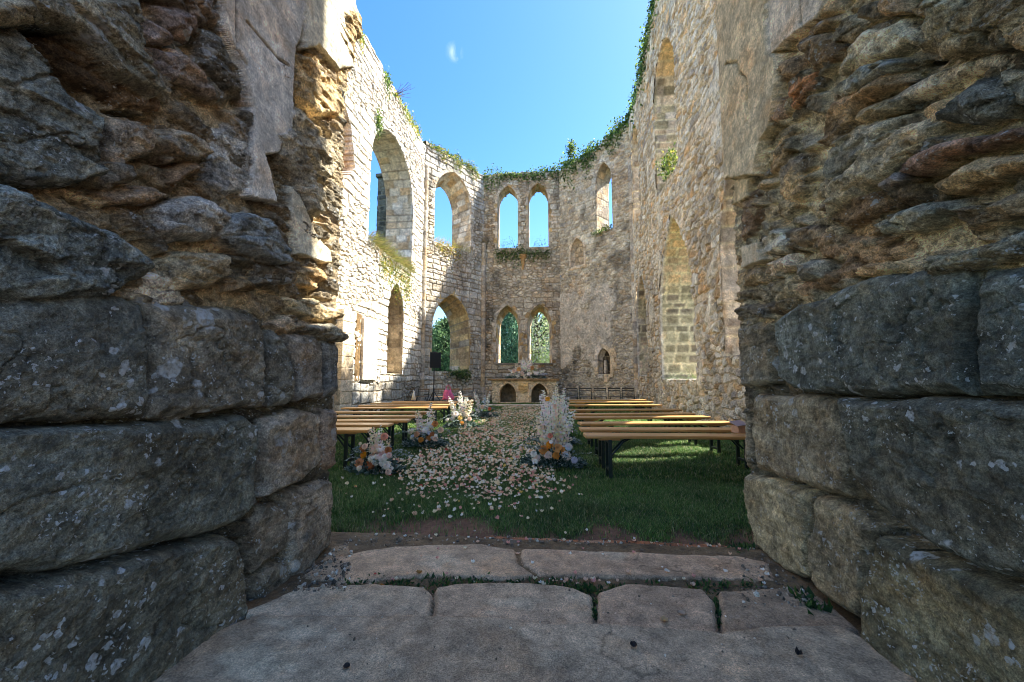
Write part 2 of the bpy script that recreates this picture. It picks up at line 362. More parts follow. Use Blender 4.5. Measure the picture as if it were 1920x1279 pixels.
def surround(name, frame, P, T, splay, k, parent, pal=SURR, w=(.16, .27), face=.02, mort=(150, 138, 118), sill_out=0.0, grain=.012, blk=(.24, .34), mw=.022, pal2=None, zsw=99, facepal=None):
    """dressed stone ring round an opening and its reveal through the wall"""
    A, e, nrm = frame
    n = len(P); seg = np.linalg.norm(np.roll(P, -1, 0) - P, axis=1); s = np.concatenate([[0], np.cumsum(seg)[:-1]]); Ltot = seg.sum()
    # blocks along the outline
    jl = [0.]; rng = np.random.RandomState(k)
    while jl[-1] < Ltot: jl.append(jl[-1] + blk[0] + (blk[1] - blk[0]) * rng.rand())
    jl = np.array(jl); bi = np.searchsorted(jl, s, 'right') - 1
    db = np.minimum(s - jl[bi], jl[np.minimum(bi + 1, len(jl) - 1)] - s)
    wid = np.where(bi % 2 == 0, w[0], w[1])
    wid = wid * (.9 + .25 * h2(bi, bi * 0, k))
    c = P.mean(0)
    rows = []; cols = []
    def row(Q, off, code, t):
        g = sst(mw * .35 if mw > .03 else 0, mw, db)
        hh = off - .018 * (1 - g) + grain * 2 * fbm(s * 5, np.full(n, t * 5.), k + 3, 3) + .008 * (h2(bi, bi * 0 + code, k + 5) - .5)
        rows.append((Q, hh)); jj = bi + 100 * code
        cc = pick(pal, h2(jj, jj * 0, k + 6))
        if pal2: cc = np.where((P[:, 1] > zsw)[:, None], pick(pal2, h2(jj, jj * 0, k + 6)), cc)
        if facepal and np.all(code == 0): cc = pick(facepal, h2(jj, jj * 0, k + 6))
        cc = cc * (.8 + .4 * h2(jj, jj * 0 + 1, k + 7))[:, None]
        if facepal and np.all(code == 0): cc = pick(facepal, h2(jj, jj * 0, k + 6))
        cc = cc * g[:, None] + lin(mort) * (1 - g)[:, None]
        if facepal and np.all(code == 0): cc = pick(facepal, h2(jj, jj * 0, k + 6))
        cc = cc * (1 + .6 * fbm(s * 3, np.full(n, t * 3.), k + 8, 3))[:, None]
        cols.append(clampc(cc, .68))
    row(offs(P, wid), -.07, 0, 0); row(offs(P, wid - .012), face - .006, 0, .1); row(offs(P, wid * .6), face, 0, .2)
    row(offs(P, wid * .3), face, 0, .3); row(offs(P, .03), face, 0, .4); row(offs(P, .008), face - .008, 0, .45); row(P, face - .03, 0, .5)
    ns = max(3, int(T / .07)); dpt = np.linspace(face - .035, -T, ns + 1)[1:]
    jd = np.floor((dpt + T) / .42)
    mid = np.array([c[0], 0])
    for q, dd in enumerate(dpt):
        f = (dpt[0] - dd) / T; sc = 1 - splay * f
        Q = P.copy(); Q[:, 0] = c[0] + (P[:, 0] - c[0]) * sc; zc = P[:, 1].min(); Q[:, 1] = zc + (P[:, 1] - zc) * (1 - splay * .35 * f)
        cur = fbm(s * 4, np.full(n, dd * 4.), k + 9, 3) * grain * 2 + .012 * (1 - sst(0, .02, db))
        Q = offs(Q, cur + .0)
        jc = (dd + T + .42 * h2(bi, bi * 0 + 4, k)) % .42
        row(Q, dd, 1 + ((dd + T + .42 * h2(bi, bi * 0 + 4, k)) / .42).astype(int), dd)
        rows[-1] = (Q, np.full(n, dd))
        jm = (np.minimum(jc, .42 - jc) < .036)[:, None]; cols[-1] = np.where(jm, (lin(mort) * .9)[None] if mw > .03 else cols[-1] * .75, cols[-1])
    V = []; 
    for Q, hh in rows: V.append(A[None] + e[None] * Q[:, :1] + np.array([0, 0, 1.])[None] * Q[:, 1:] + nrm[None] * hh[:, None])
    V = np.concatenate(V); CC = np.concatenate(cols)
    i = np.arange(len(rows) * n).reshape(len(rows), n); j = np.roll(i, -1, 1)
    F = np.stack([i[:-1], i[1:], j[1:], j[:-1]], -1).reshape(-1, 4)
    return link(name, np_mesh(name, V, F, CC, smooth=False), M_wall, parent)
def wall(name, A, B, ztop, T, holes, pat, parent, blind=(), du=.032, k=1, recess=(), u_from=0, dz=None, top_rag=.12, **kw):
    """a thick masonry wall from A to B seen from its right-hand side, real openings cut through it"""
    A3 = np.array([A[0], A[1], 0.]); e = np.array([B[0] - A[0], B[1] - A[1], 0.]); L = np.linalg.norm(e); e /= L
    nrm = np.array([e[1], -e[0], 0.])
    nu = int((L - u_from) / du) + 1; us = np.linspace(u_from, L, nu)
    zt = ztop(us) + top_rag * 2 * fbm(us * 1.7, us * 0 + k, k, 3) + .10 * (h2(np.floor(us / .33), np.floor(us * 0), k) - .5)
    nz = int(zt.max() / (dz or du)) + 1; t = np.linspace(0, 1, nz)
    U = np.repeat(us[:, None], nz, 1); Z = (-.3 + (zt[:, None] + .3) * t[None]); Z = Z.ravel(); U = U.ravel()
    h, col = pat(U, Z)
    ins = np.zeros(U.shape, bool)
    for (P, dep) in recess:
        i_ = inpoly(P, U, Z); h = np.where(i_, h * .5 - dep, h)
    edge = sst(0, .05, np.repeat((zt)[:, None], nz, 1).ravel() - Z)
    h = h * edge + (1 - edge) * -.06
    V = A3 + U[:, None] * e + Z[:, None] * np.array([0, 0, 1.]) + nrm * h[:, None]
    F = grid_faces(nu, nz)
    cu = U[F].mean(1); cz = Z[F].mean(1); keep = np.ones(len(F), bool)
    for P in list(holes) + list(blind): keep &= ~inpoly(offs(P, .02), cu, cz)
    F = F[keep]
    V, F, col = compact(V, F, col)
    # back skin and top
    nb = max(2, int((L - u_from) / .2)); ub = np.linspace(u_from, L, nb); zb = np.interp(ub, us, zt)
    mb = max(2, int(zb.max() / .2)); tb = np.linspace(0, 1, mb)
    UB = np.repeat(ub[:, None], mb, 1).ravel(); ZB = (-.3 + (zb[:, None] + .3) * tb[None]).ravel()
    VB = A3 + UB[:, None] * e + ZB[:, None] * np.array([0, 0, 1.]) - nrm * (T + .05 * fbm(UB * 2, ZB * 2, k + 40, 2))[:, None]
    FB = grid_faces(nb, mb)[:, ::-1]; cu = UB[FB].mean(1); cz = ZB[FB].mean(1); keep = np.ones(len(FB), bool)
    for P in holes: keep &= ~inpoly(offs(P, .12), cu, cz)
    FB = FB[keep]
    # top strip, uneven
    nt = 9; tt = np.linspace(0, 1, nt); VT = []
    ut = us[::3]; zt3 = zt[::3]
    for q in tt:
        hh = -.06 * (1 - q) - T * q; zz = zt3 + (0 if q in (0, 1) else .1 * fbm(ut * 3, ut * 0 + q * 4, k + 41, 3) * 2)
        VT.append(A3 + ut[:, None] * e + zz[:, None] * np.array([0, 0, 1.]) + nrm * hh)
    VT = np.concatenate(VT); FT = grid_faces(nt, len(ut))
    VT2 = VT; CT = np.tile(lin((120, 108, 88)), (len(VT2), 1)) * (1 + .5 * fbm(VT2[:, 0] * 5, VT2[:, 1] * 5, k, 3))[:, None]
    CB = np.tile(lin((150, 135, 112)), (len(VB), 1)) * (1 + .6 * fbm(UB * 2, ZB * 2, k + 42, 3))[:, None]
    ends = []
    V2 = np.concatenate([V, VB, VT2]); F2 = np.concatenate([F, FB + len(V), FT + len(V) + len(VB)])
    CC = np.concatenate([col, CB, CT])
    o = link(name, np_mesh(name, V2, F2, CC, smooth=False), M_wall, parent, **kw)
    return o, (A3, e, nrm), zt

PB = (-5.67, 16.5); PC = (-3.58, 19.6); PD = (.34, 19.6); PE = (3.4, 16.86)
GREY = [(186, 172, 148), (198, 182, 156), (170, 156, 134), (206, 192, 166), (186, 162, 128), (164, 152, 134), (192, 180, 160)]
PALE = [(222, 214, 198), (234, 228, 214), (210, 198, 178), (228, 220, 204), (202, 192, 174), (238, 232, 220)]
OCHR = [(206, 188, 158), (214, 200, 174), (190, 170, 142), (222, 210, 186), (206, 168, 118), (182, 172, 156), (200, 190, 170), (206, 184, 150), (210, 200, 180), (170, 158, 142)]
# --- left nave wall, u runs from the door (Y=2.4) to the apse
L0 = (-5.67, 2.4)
LW = empty('nave_wall', (-5.67, 9.5, 0), w=True, label='tall pale sunlit stone wall on the left with one huge open pointed window', cat='wall')
yl = lambda y: y - 2.4
W1 = arch_pts(yl(11.35), yl(15.05), 5.35, 7.9, 9.75)
NL = arch_pts(yl(12.95), yl(14.35), 1.25, 3.4, 4.5)
HL = np.array([(yl(8.2), 6.2), (yl(9.9), 6.5), (yl(10.35), 7.1), (yl(10.1), 8.1), (yl(9.5), 8.7), (yl(8.7), 8.9), (yl(8.0), 8.2)])
def patL(u, z):
    h, c = masonry(u, z, 11, PALE, (150, 134, 108), mix=.62, ch=.26, cw=.52, rs=(.24, .15), rough=.9, spots=.55,
                   plaster=lambda u, z: .34 * sst(.6, .2, np.abs(z - 2.6) / 3) + .12 * fbm(u * .7, z * .4, 5, 3))
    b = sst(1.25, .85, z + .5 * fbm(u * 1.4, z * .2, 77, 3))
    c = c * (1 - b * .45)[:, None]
    # brown rubble inside the broken recess
    i_ = inpoly(HL, u, z); c = np.where(i_[:, None], c * np.array([.75, .5, .3]), c); return h, c
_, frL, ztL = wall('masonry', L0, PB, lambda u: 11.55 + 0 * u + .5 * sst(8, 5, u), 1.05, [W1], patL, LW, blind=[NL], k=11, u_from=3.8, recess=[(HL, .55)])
surround('window_surround', frL, W1, 1.05, .06, 21, LW, pal=PALE[:4] + SURR[:3])
surround('niche_surround', frL, NL, .75, .0, 22, LW, pal=[(196, 180, 150), (160, 145, 120), (180, 165, 138)], w=(.05, .1))
def panel(name, frame, P, depth, k, parent, pal, **kk):
    """masonry filling an opening at some depth"""
    A, e, nrm = frame; x0, z0 = P.min(0); x1, z1 = P.max(0)
    us = np.arange(x0 - .1, x1 + .12, .04); zs = np.arange(z0 - .1, z1 + .12, .04)
    U, Z = np.meshgrid(us, zs, indexing='ij'); sh = U.shape; U = U.ravel(); Z = Z.ravel()
    h, c = masonry(U, Z, k, pal, (150, 135, 108), mix=1.2, ch=.26, cw=.42, rough=.6)
    V = A + U[:, None] * e + Z[:, None] * np.array([0, 0, 1.]) + nrm * (h - depth)[:, None]
    return link(name, np_mesh(name, V, grid_faces(*sh), c, smooth=False), M_wall, parent, **kk)
panel('niche_back', frL, NL, .62, 31, LW, GREY + SURR)
panel('niche_back', frL, arch_pts(yl(8.5), yl(9.2), 6.6, 7.6, 8.1), .62, 32, LW, OCHR)
# plain stone slab set in the wall and the squared pilaster beside it
def slab_bm(frame, u0, u1, z0, z1, d0, d1, bev=.02):
    A, e, nrm = frame; M = Matrix(((e[0], nrm[0], 0, A[0]), (e[1], nrm[1], 0, A[1]), (0, 0, 1, 0), (0, 0, 0, 1)))
    b = MB(); b.box(u0, u1, d0, d1, z0, z1, bev, M); return b
def coln(mb, c, k=0):
    mb.c = [tuple(np.array(lin(c)) * (.94 + .12 * random.random())) for _ in mb.v]
random.seed(4)
for (a, b_, z0, z1, d) in ((yl(11.1), yl(12.05), 1.5, 2.85, .11), (yl(11.1), yl(12.05), 1.02, 1.495, .12)):
    s = slab_bm(frL, a, b_, z0, z1, -.1, d); coln(s, (226, 212, 184)); s.build('wall_slab', M_wall, LW)
s = slab_bm(frL, yl(10.8), yl(11.09), 1.0, 2.95, -.05, .035, .008); coln(s, (120, 96, 62)); s.build('slab_recess', M_wall, LW)
for i in range(9):
    z0 = .1 + i * .31; s = slab_bm(frL, yl(9.75) + .02 * random.random(), yl(10.35) + .03 * random.random(), z0, z0 + .30, -.1, .20 + .015 * random.random(), .014)
    coln(s, random.choice([(214, 196, 164), (200, 180, 146), (190, 168, 134)])); s.build('pilaster_block', M_wall, LW)

# --- apse: three faces
AP = empty('apse', (-1.6, 19.6, 0), w=True, label='three sided apse wall closing the far end, with paired pointed windows', cat='apse')
C1 = arch_pts(.58, 2.86, 7.25, 9.45, 10.95)
C2 = arch_pts(.58, 2.86, 1.4, 3.35, 4.98)
def patLC(u, z):
    h, c = masonry(u, z, 12, [tuple(np.array(a) * .5 + np.array(b) * .5) for a, b in zip(PALE, GREY)], (160, 144, 118), mix=.62, ch=.25, cw=.44, spots=.8)
    return h, c
_, frLC, _z = wall('apse_wall', PB, PC, lambda u: 11.7 + 0 * u, 1.0, [C1, C2], patLC, AP, k=12)
surround('window_surround', frLC, C1, 1.0, .34, 23, _, pal=SURR + PALE[:2])
surround('window_surround', frLC, C2, 1.0, .36, 24, _, pal=[(206, 180, 128), (190, 160, 112), (176, 150, 112), (186, 172, 148)])
E1 = arch_pts(.74, 1.79, 7.7, 10.15, 11.0); E2 = arch_pts(2.32, 3.34, 7.7, 10.2, 11.05)
E3 = arch_pts(.68, 1.86, 1.85, 3.75, 4.75); E4 = arch_pts(2.26, 3.46, 1.85, 3.75, 4.75)
def patE(u, z):
    return masonry(u, z, 13, GREY, (156, 140, 114), mix=.45, ch=.23, cw=.4, rs=(.25, .14), spots=1.,
                   plaster=lambda u, z: .52 * sst(1.9, .6, np.abs(z - 5.6)) * sst(.0, .5, u) - .12 + .25 * sst(2.9, 3.5, u) * sst(6.5, 2.5, z), pcol=(196, 180, 154))
def stub(u):
    return 11.7 + 0 * u
_, frE, _z = wall('apse_wall', PC, PD, stub, 1.0, [E1, E2, E3, E4], patE, AP, k=13)
for P, kk, sp_ in ((E1, 25, .02), (E2, 26, .02), (E3, 27, .24), (E4, 28, .24)):
    surround('window_surround', frE, P, .8, sp_, kk, _, face=.045, pal=GREY[:5] + [(186, 156, 104), (170, 140, 96)], w=(.12, .2), blk=(.2, .28))
for a, b_ in ((.62, 1.92), (2.2, 3.52)):
    s = slab_bm(frE, a, b_, 1.76, 1.845, -.6, .10, .015); coln(s, (132, 124, 108)); s.build('window_sill', M_wall, _)
R1 = arch_pts(2.25, 3.08, 7.75, 10.1, 11.0)
def patR(u, z):
    return masonry(u, z, 14, GREY + OCHR[:4], (196, 178, 148), mix=.25, ch=.22, cw=.38, rs=(.25, .15), spots=1.,
                   plaster=lambda u, z: .62 * sst(3.6, 1.2, np.abs(z - 3.4)) * sst(4.4, 2.6, u) - .06 + .45 * fbm(u * .9, z * .9, 191, 4), pcol=(204, 188, 164))
NR = arch_pts(.72, 1.5, 6.45, 7.15, 7.8); NB = arch_pts(2.18, 2.82, 1.28, 1.95, 2.4)
PZ = np.array([(.76, 1.74), (.92, 1.74), (.92, 1.92), (.76, 1.92)])
_, frR, _z = wall('apse_wall', PD, PE, lambda u: 11.75 + .5 * sst(1, 4, u), 1.0, [R1], patR, AP, k=14, blind=[NR, NB], recess=[(PZ, .15)])
surround('window_surround', frR, R1, 1.0, .0, 29, _, pal=GREY + SURR[:2], w=(.2, .3))
surround('niche_surround', frR, NR, .3, .3, 35, _, pal=[(244, 224, 190), (236, 214, 180)], w=(.09, .15), face=.085)
panel('niche_back', frR, NR, .22, 33, _, [(200, 176, 140), (190, 165, 130)])
surround('niche_surround', frR, NB, .34, .45, 36, _, pal=[(246, 220, 178), (238, 222, 196), (242, 214, 170)], w=(.2, .32), face=.09)
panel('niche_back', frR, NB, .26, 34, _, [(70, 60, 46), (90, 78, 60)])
s = slab_bm(frR, 2.42, 2.52, 1.3, 1.88, -.2, -.04, .03); coln(s, (215, 200, 175)); s.build('niche_shaft', M_wall, _)
s = slab_bm(frR, .56, 1.66, 6.28, 6.42, -.1, .07, .03); coln(s, (196, 170, 132)); s.build('niche_sill', M_wall, _)
# corbels at the corners of the apse
for fr, u, z, c in ((frE, .12, 8.15, (120, 110, 90)), (frE, 2.05, 7.3, (176, 140, 92))):
    A, e, nrm = fr; p = A + e * u + nrm * .02
    b = MB(); b.tube([p + np.array([0, 0, z - .75]), p + np.array([0, 0, z - .25]), p + np.array([0, 0, z - .1]), p + np.array([0, 0, z])], [.05, .11, .2, .22], 10); coln(b, c)
    b.build('corbel', M_wall, AP)
# engaged shafts in the two corners
for q, (x, y) in enumerate(((PC[0] + .05, PC[1] - .08), (PE[0] - .04, PE[1] + .02), (PB[0] + .05, PB[1]))):
    n = 10; us = np.linspace(0, 2 * np.pi, n, endpoint=False); zs = np.arange(-.2, 10.6 if q else 8.0, .06)
    U, Z = np.meshgrid(us, zs, indexing='ij'); sh = U.shape; U = U.ravel(); Z = Z.ravel()
    jo = Z / .34; g = sst(.0, .07, np.minimum(jo % 1, 1 - jo % 1)); r = .12 - .012 * (1 - g) + .02 * fbm(Z * 6, U, 91 + q, 3)
    V = np.stack([x + np.cos(U) * r, y + np.sin(U) * r, Z], 1); cc = pick(GREY + SURR, h2(np.floor(jo), np.floor(jo) * 0, 90 + q)) * (.6 + .4 * g)[:, None]
    i = np.arange(len(V)).reshape(sh); j = np.roll(i, -1, 0); F = np.stack([i[:, :-1], j[:, :-1], j[:, 1:], i[:, 1:]], -1).reshape(-1, 4)
    link('corner_shaft', np_mesh('corner_shaft', V, F, cc), M_wall, AP)

# --- right nave wall, u runs from the apse (Y=16.86) to the door
RW = empty('nave_wall', (3.4, 9.5, 0), w=True, label='high ochre rubble wall on the right, in shade, with tall narrow pointed openings', cat='wall')
RWT = 1.3
yr = lambda y: 16.86 - y
A1 = arch_pts(yr(13.1), yr(9.95), 1.05, 2.7, 5.75)
B1 = arch_pts(yr(12.85), yr(10.7), 6.9, 9.9, 11.35)
C3 = arch_pts(yr(16.6), yr(15.4), 7.5, 10.4, 11.6)
D1 = arch_pts(yr(16.75), yr(14.9), 1.2, 3.4, 5.2)
G1 = arch_pts(yr(8.3), yr(6.4), 1.5, 3.4, 5.5)
def patRW(u, z):
    return masonry(u, z, 15, OCHR + GREY[:2], (196, 174, 140), mix=.22, ch=.24, cw=.42, rs=(.27, .16), rough=1.3, spots=.45, vary=.5,
                   plaster=lambda u, z: .36 + .6 * fbm(u * 1.0, z * .35, 55, 3), pcol=(216, 202, 176))
def topR(u):   # unseen notch close to the door, added so sun reaches the left pier
    y = 16.86 - u
    return 12.35 + .85 * sst(16, 12.8, y) - 5.5 * sst(6.5, 6.2, y) * sst(3.95, 4.15, y)
_, frRW, _z = wall('masonry', PE, (3.4, 2.4), topR, RWT, [A1, B1, C3, G1], patRW, RW, k=15, blind=[D1], du=.03)
YEL_BOUNCE = [(228, 198, 150), (218, 188, 144), (208, 182, 146), (200, 176, 142)]  # yellow light bounced up under the arch heads, painted into the stone colour
BLK = [(160, 150, 118), (140, 130, 104), (176, 166, 132), (132, 120, 100), (184, 170, 134)]
for P, pal, sp_, ww in ((A1, BLK, .0, (.17, .24)), (B1, GREY + BLK, 0, (.08, .16)), (C3, GREY, 0, (.05, .1)), (D1, BLK + OCHR[:3], 0, (.08, .14)), (G1, GREY, 0, (.08, .14))):
    surround('window_surround', frRW, P, RWT, sp_, 41 + int(P[0][0] * 10), RW, pal=pal, w=ww, mort=(226, 212, 172), blk=(.17, .36), mw=.05 if P is A1 or P is D1 else .022, facepal=[(212, 204, 188), (200, 190, 172), (220, 210, 190)] if P is A1 or P is D1 else None, pal2=YEL_BOUNCE, zsw=P[:, 1].max() - (1.75 if P is A1 else .5))
panel('window_blocking', frRW, D1, .7, 37, RW, BLK + OCHR)
# squared pier of masonry standing proud beside the door jamb
random.seed(9)
# ------------------------------------------------------------------ the doorway piers in the foreground
ALP = {}
def poly_h(PZ, u, z, H, col, Pw, h, c, r, amp, k, tilt=(0, 0), conc=0., t_='r'):
    """raise one stone (outline Pw in wall coordinates, top height h) out of the height field"""
    x0, z0 = Pw.min(0) - .06; x1, z1 = Pw.max(0) + .06
    m = np.nonzero((u > x0) & (u < x1) & (z > z0) & (z < z1))[0]
    if len(m) == 0: return
    a, b = u[m], z[m]
    w = .022 if amp > 0 else .008
    a = a + w * fbm(a * 7, b * 7, k, 4) * 2; b = b + w * fbm(a * 7 + 5, b * 7, k + 1, 4) * 2
    ins = inpoly(Pw, a, b); d = np.full(a.shape, 9.)
    for i in range(len(Pw)):
        p = Pw[i]; q = Pw[(i + 1) % len(Pw)]; e = q - p; ll = max(e @ e, 1e-9)
        t = np.clip(((a - p[0]) * e[0] + (b - p[1]) * e[1]) / ll, 0, 1)
        d = np.minimum(d, np.hypot(a - p[0] - t * e[0], b - p[1] - t * e[1]))
    r = r * (.45 + 1.1 * vn(a * 8, b * 8, k + 16)); t = np.clip(d / r, 0, 1); prof = .45 * np.sqrt(np.clip(1 - (1 - t) ** 2, 0, 1)) + .55 * t
    cen = Pw.mean(0); ext = np.maximum(Pw.max(0) - Pw.min(0), .05)
    hs = h + tilt[0] * (a - cen[0]) + tilt[1] * (b - cen[1])
    # facets and beds of the stone
    aa = abs(amp) * 1.0
    fa = fbm(a * 5, b * 5, k + 2, 3); fb = fbm(a * 2.2, b * 11, k + 3, 4, .6)
    hs = hs + aa * (.9 * fa + .6 * (np.abs(fb) * 2 - .3) + .95 * fbm(a * 22, b * 30, k + 4, 5, .74)) + conc * (1 - t)
    v1, v2, vid, vx, vy = vor(a / (.20 if t_ != 'r' else .13) + k, b / (.16 if t_ != 'r' else .055) + .35 * a, k + 20)
    hs = hs + aa * (.5 if t_ != 'r' else 1.0) * ((vid - .5) * .5 + ((vid * 7.1 % 1) - .5) * vx * 1.1 + ((vid * 13.3 % 1) - .5) * vy * 1.3)
    ck = np.abs(fbm(a * 3.1 + 3, b * 4.5, k + 12, 4)); hs = hs - aa * .5 * sst(.014, .0, ck) * (fbm(a * 1.7, b * 1.7, k + 13, 2) > .0)
    pit = sst(.62, .8, vn(a * 60, b * 60, k + 14)) * sst(0, .15, fbm(a * 5, b * 5, k + 15, 2)); hs = hs - aa * .22 * pit
    base = H[m]; lo = np.minimum(base, hs - .0)
    hn = hs - (1 - prof) * np.maximum(.05, .8 * r)
    up = ins & (hn > base) if amp >= 0 or True else ins
    H[m] = np.where(up, hn, base)
    cc = lin(c)[None, :] * (1 + .5 * fbm(a * 3, b * 6, k + 6, 4) + (.2 if t_ == 'p' else .6) * fbm(a * 14, b * 20, k + 7, 4, .65))[:, None] * (1 + (.5 if t_ == 'r' else .15) * (vid - .5))[:, None]
    wc = sst(.05, .25, fbm(a * 2.5, b * 5, k + 8, 4))[:, None] * np.array([0, .12, .25]); cc = cc * (1 - wc)
    col[m] = np.where(up[:, None], cc, col[m])
    if PZ is not None: PZ[m] = np.where(up, {'p': .6, 'b': .85, 'r': 1.}[t_], PZ[m])
def set_down(u, z, H, Pw, dep, k, soft=.03):
    m = np.nonzero((u > Pw[:, 0].min() - .05) & (u < Pw[:, 0].max() + .05) & (z > Pw[:, 1].min() - .05) & (z < Pw[:, 1].max() + .05))[0]
    if not len(m): return
    a = u[m] + .03 * fbm(u[m] * 9, z[m] * 9, k, 3); b = z[m] + .03 * fbm(u[m] * 9 + 4, z[m] * 9, k, 3)
    ins = inpoly(Pw, a, b); H[m] = np.where(ins, H[m] - dep, H[m])
def pier(name, side, X, Y0, Y1, blocks, rub, plast, holes, bgpal, bgmort, ang, k, label, step, zsplit, gain=1., mat=None, bgshift=0., up_gain=0., cracks=()):
    """side -1 left, +1 right. Unrolled coordinate p equals Y on the door jamb and goes on round both corners."""
    rc = .07
    Yn = []; y = Y0 + rc
    while y < Y1 - rc:
        Yn.append(y); s_ = y * y / (FPX * abs(X)) * 2.3; y += max(.0032, s_)
    jam = np.array(Yn)
    arc = np.linspace(0, np.pi / 2, 14)
    # far corner -> faces the nave, near corner -> faces the camera side
    pts = []
    outer = 6.0 if side < 0 else 4.0
    far = np.concatenate([np.linspace(0, .35, 50)[1:], np.linspace(.35, outer, 60)[1:]])
    near = np.concatenate([np.linspace(0, .25, 16)[1:], np.linspace(.25, outer, 50)[1:]])
    P = []; Nn = []; S = []
    for dd in near[::-1]: P.append((X + side * (rc + dd), Y0)); Nn.append((0, -1)); S.append(Y0 + rc - rc * 1.57 - dd)
    for a in arc: P.append((X + side * (rc - rc * math.sin(a)), Y0 + rc - rc * math.cos(a))); Nn.append((-side * math.sin(a), -math.cos(a))); S.append(Y0 + rc - rc * (1.57 - a))
    for y in jam[1:-1]: P.append((X, y)); Nn.append((-side, 0)); S.append(y)
    for a in arc: P.append((X + side * (rc - rc * math.cos(a)), Y1 - rc + rc * math.sin(a))); Nn.append((-side * math.cos(a), math.sin(a))); S.append(Y1 - rc + rc * a)
    for dd in far: P.append((X + side * (rc + dd), Y1)); Nn.append((0, 1)); S.append(Y1 - rc + rc * 1.57 + dd)
    P = np.array(P); Nn = np.array(Nn); S = np.array(S)
    zs = np.concatenate([np.arange(-.12, 3.45, .0047), np.linspace(3.45, 7.6, 70)[1:]])
    nu, nz = len(S), len(zs); U = np.repeat(S[:, None], nz, 1).ravel(); Z = np.tile(zs, nu)
    # ---- broken rubble core
    ca, sa = math.cos(ang), math.sin(ang)
    u1 = U + .07 * fbm(U * 3, Z * 3, k, 4) * 2; z1 = Z + .06 * fbm(U * 3 + 4, Z * 3, k + 1, 4) * 2
    ur, zr = u1 * ca + z1 * sa, -u1 * sa + z1 * ca
    f1, f2, cid, gx, gz = vor(ur / .17, zr / .075, k + 2)
    dd = (f2 - f1) * .06
    st = sst(.002, .022, dd) * (cid > .18)
    AL = np.ones(len(U)); H = bgshift - .045 * sst(zsplit + .1, zsplit, Z) - .075 + .09 * fbm(U * 2.3, Z * 2.3, k + 3, 4) + st * (.012 + .065 * (cid * 7.7 % 1) + .5 * ((cid * 3.1 % 1) - .5) * gz * .075 + .25 * ((cid * 9.1 % 1) - .5) * gx * .17)
    nf = sst(Y1 - .22, Y1 - .08, U); H = H * (1 - .8 * nf) + .0 * nf
    H += .04 * (1 - .75 * nf) * fbm(ur * 9, zr * 24, k + 4, 5, .65) + .022 * fbm(U * 50, Z * 60, k + 5, 3) + .012 * sst(.3, .0, vor(U * 34, Z * 40, k + 33)[0])
    cc = pick(bgpal, cid * 5.1 % 1) * (.65 + .6 * (cid * 23.7 % 1))[:, None]
    mo = lin(bgmort)[None, :] * (1 + .7 * fbm(U * 4, Z * 5, k + 6, 4))[:, None]
    col = mo * (1 - st)[:, None] + cc * st[:, None]
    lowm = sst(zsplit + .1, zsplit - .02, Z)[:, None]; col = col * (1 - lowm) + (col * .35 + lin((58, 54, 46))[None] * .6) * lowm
    # small rubble of a second size in places
    g1, g2, gid, _, _ = vor(ur / .06 + 3, zr / .034, k + 9)
    m2 = sst(.05, .12, fbm(U * 2.2, Z * 2.6, k + 10, 3)) * (1 - st)
    H += m2 * sst(.0, .25, g2 - g1) * .035 * gid; col = col * (1 - .5 * m2 * gid)[:, None]
    for i, (pp, h, c) in enumerate(rub + plast + blocks):
        pass
    q = 0
    def conv(pp, h):
        pp = np.array(pp, float); w = aX(pp[:, 0], pp[:, 1], X - side * h); return w[:, 1:]
    # lay everything, deepest first
    for pp, dep in holes: set_down(U, Z, H, conv(pp, 0), dep, k + 300)
    items = [(h, pp, c, 'r') for pp, h, c in rub] + [(h, pp, c, 'p') for pp, h, c in plast] + [(h, pp, c, 'b') for pp, h, c in blocks]
    items.sort(key=lambda x: (x[3] == 'b', x[0]))
    rnd = random.Random(k)
    for i, (h, pp, c, t) in enumerate(items):
        Pw = conv(pp, h)
        if t == 'r': poly_h(AL, U, Z, H, col, Pw, h * .8, c, min(.026, .25 * min(np.ptp(Pw[:, 0]), np.ptp(Pw[:, 1]))), .035, k + 400 + i * 11, (rnd.uniform(-.12, .12), rnd.uniform(-.12, .2)))
        elif t == 'p' and h >= .0: poly_h(AL, U, Z, H, col, Pw, h, c, .006, .005, k + 400 + i * 11, (0, 0), t_='p')
        elif t == 'p': poly_h(AL, U, Z, H, col, Pw, h, c, .02, .03, k + 400 + i * 11)
        else: poly_h(AL, U, Z, H, col, Pw, h, c, .03, .022, k + 400 + i * 11, (rnd.uniform(-.03, .03), rnd.uniform(-.04, .03)), t_='b')
    for cr in cracks:      # thin open cracks in the plaster
        Pc = conv(cr, .03)
        m = np.nonzero((U > Pc[:, 0].min() - .05) & (U < Pc[:, 0].max() + .05) & (Z > Pc[:, 1].min() - .03) & (Z < Pc[:, 1].max() + .03))[0]
        a = U[m] + .012 * fbm(U[m] * 12, Z[m] * 12, k + 77, 4); b = Z[m]; d = np.full(a.shape, 9.)
        for i in range(len(Pc) - 1):
            p, q_ = Pc[i], Pc[i + 1]; e = q_ - p; t = np.clip(((a - p[0]) * e[0] + (b - p[1]) * e[1]) / max(e @ e, 1e-9), 0, 1); d = np.minimum(d, np.hypot(a - p[0] - t * e[0], b - p[1] - t * e[1]))
        s_ = sst(.009, .003, d); H[m] -= .03 * s_; col[m] *= (1 - .8 * s_)[:, None]
    # joints between the big blocks stay deep and dark with earth
    low = sst(zsplit + .08, zsplit - .06, Z)
    H = H
    V = np.zeros((nu * nz, 3)); V[:, 0] = np.repeat(P[:, 0], nz) + np.repeat(Nn[:, 0], nz) * H
    V[:, 1] = np.repeat(P[:, 1], nz) + np.repeat(Nn[:, 1], nz) * H; V[:, 2] = Z + .25 * np.clip(H, -.1, .1) * 0
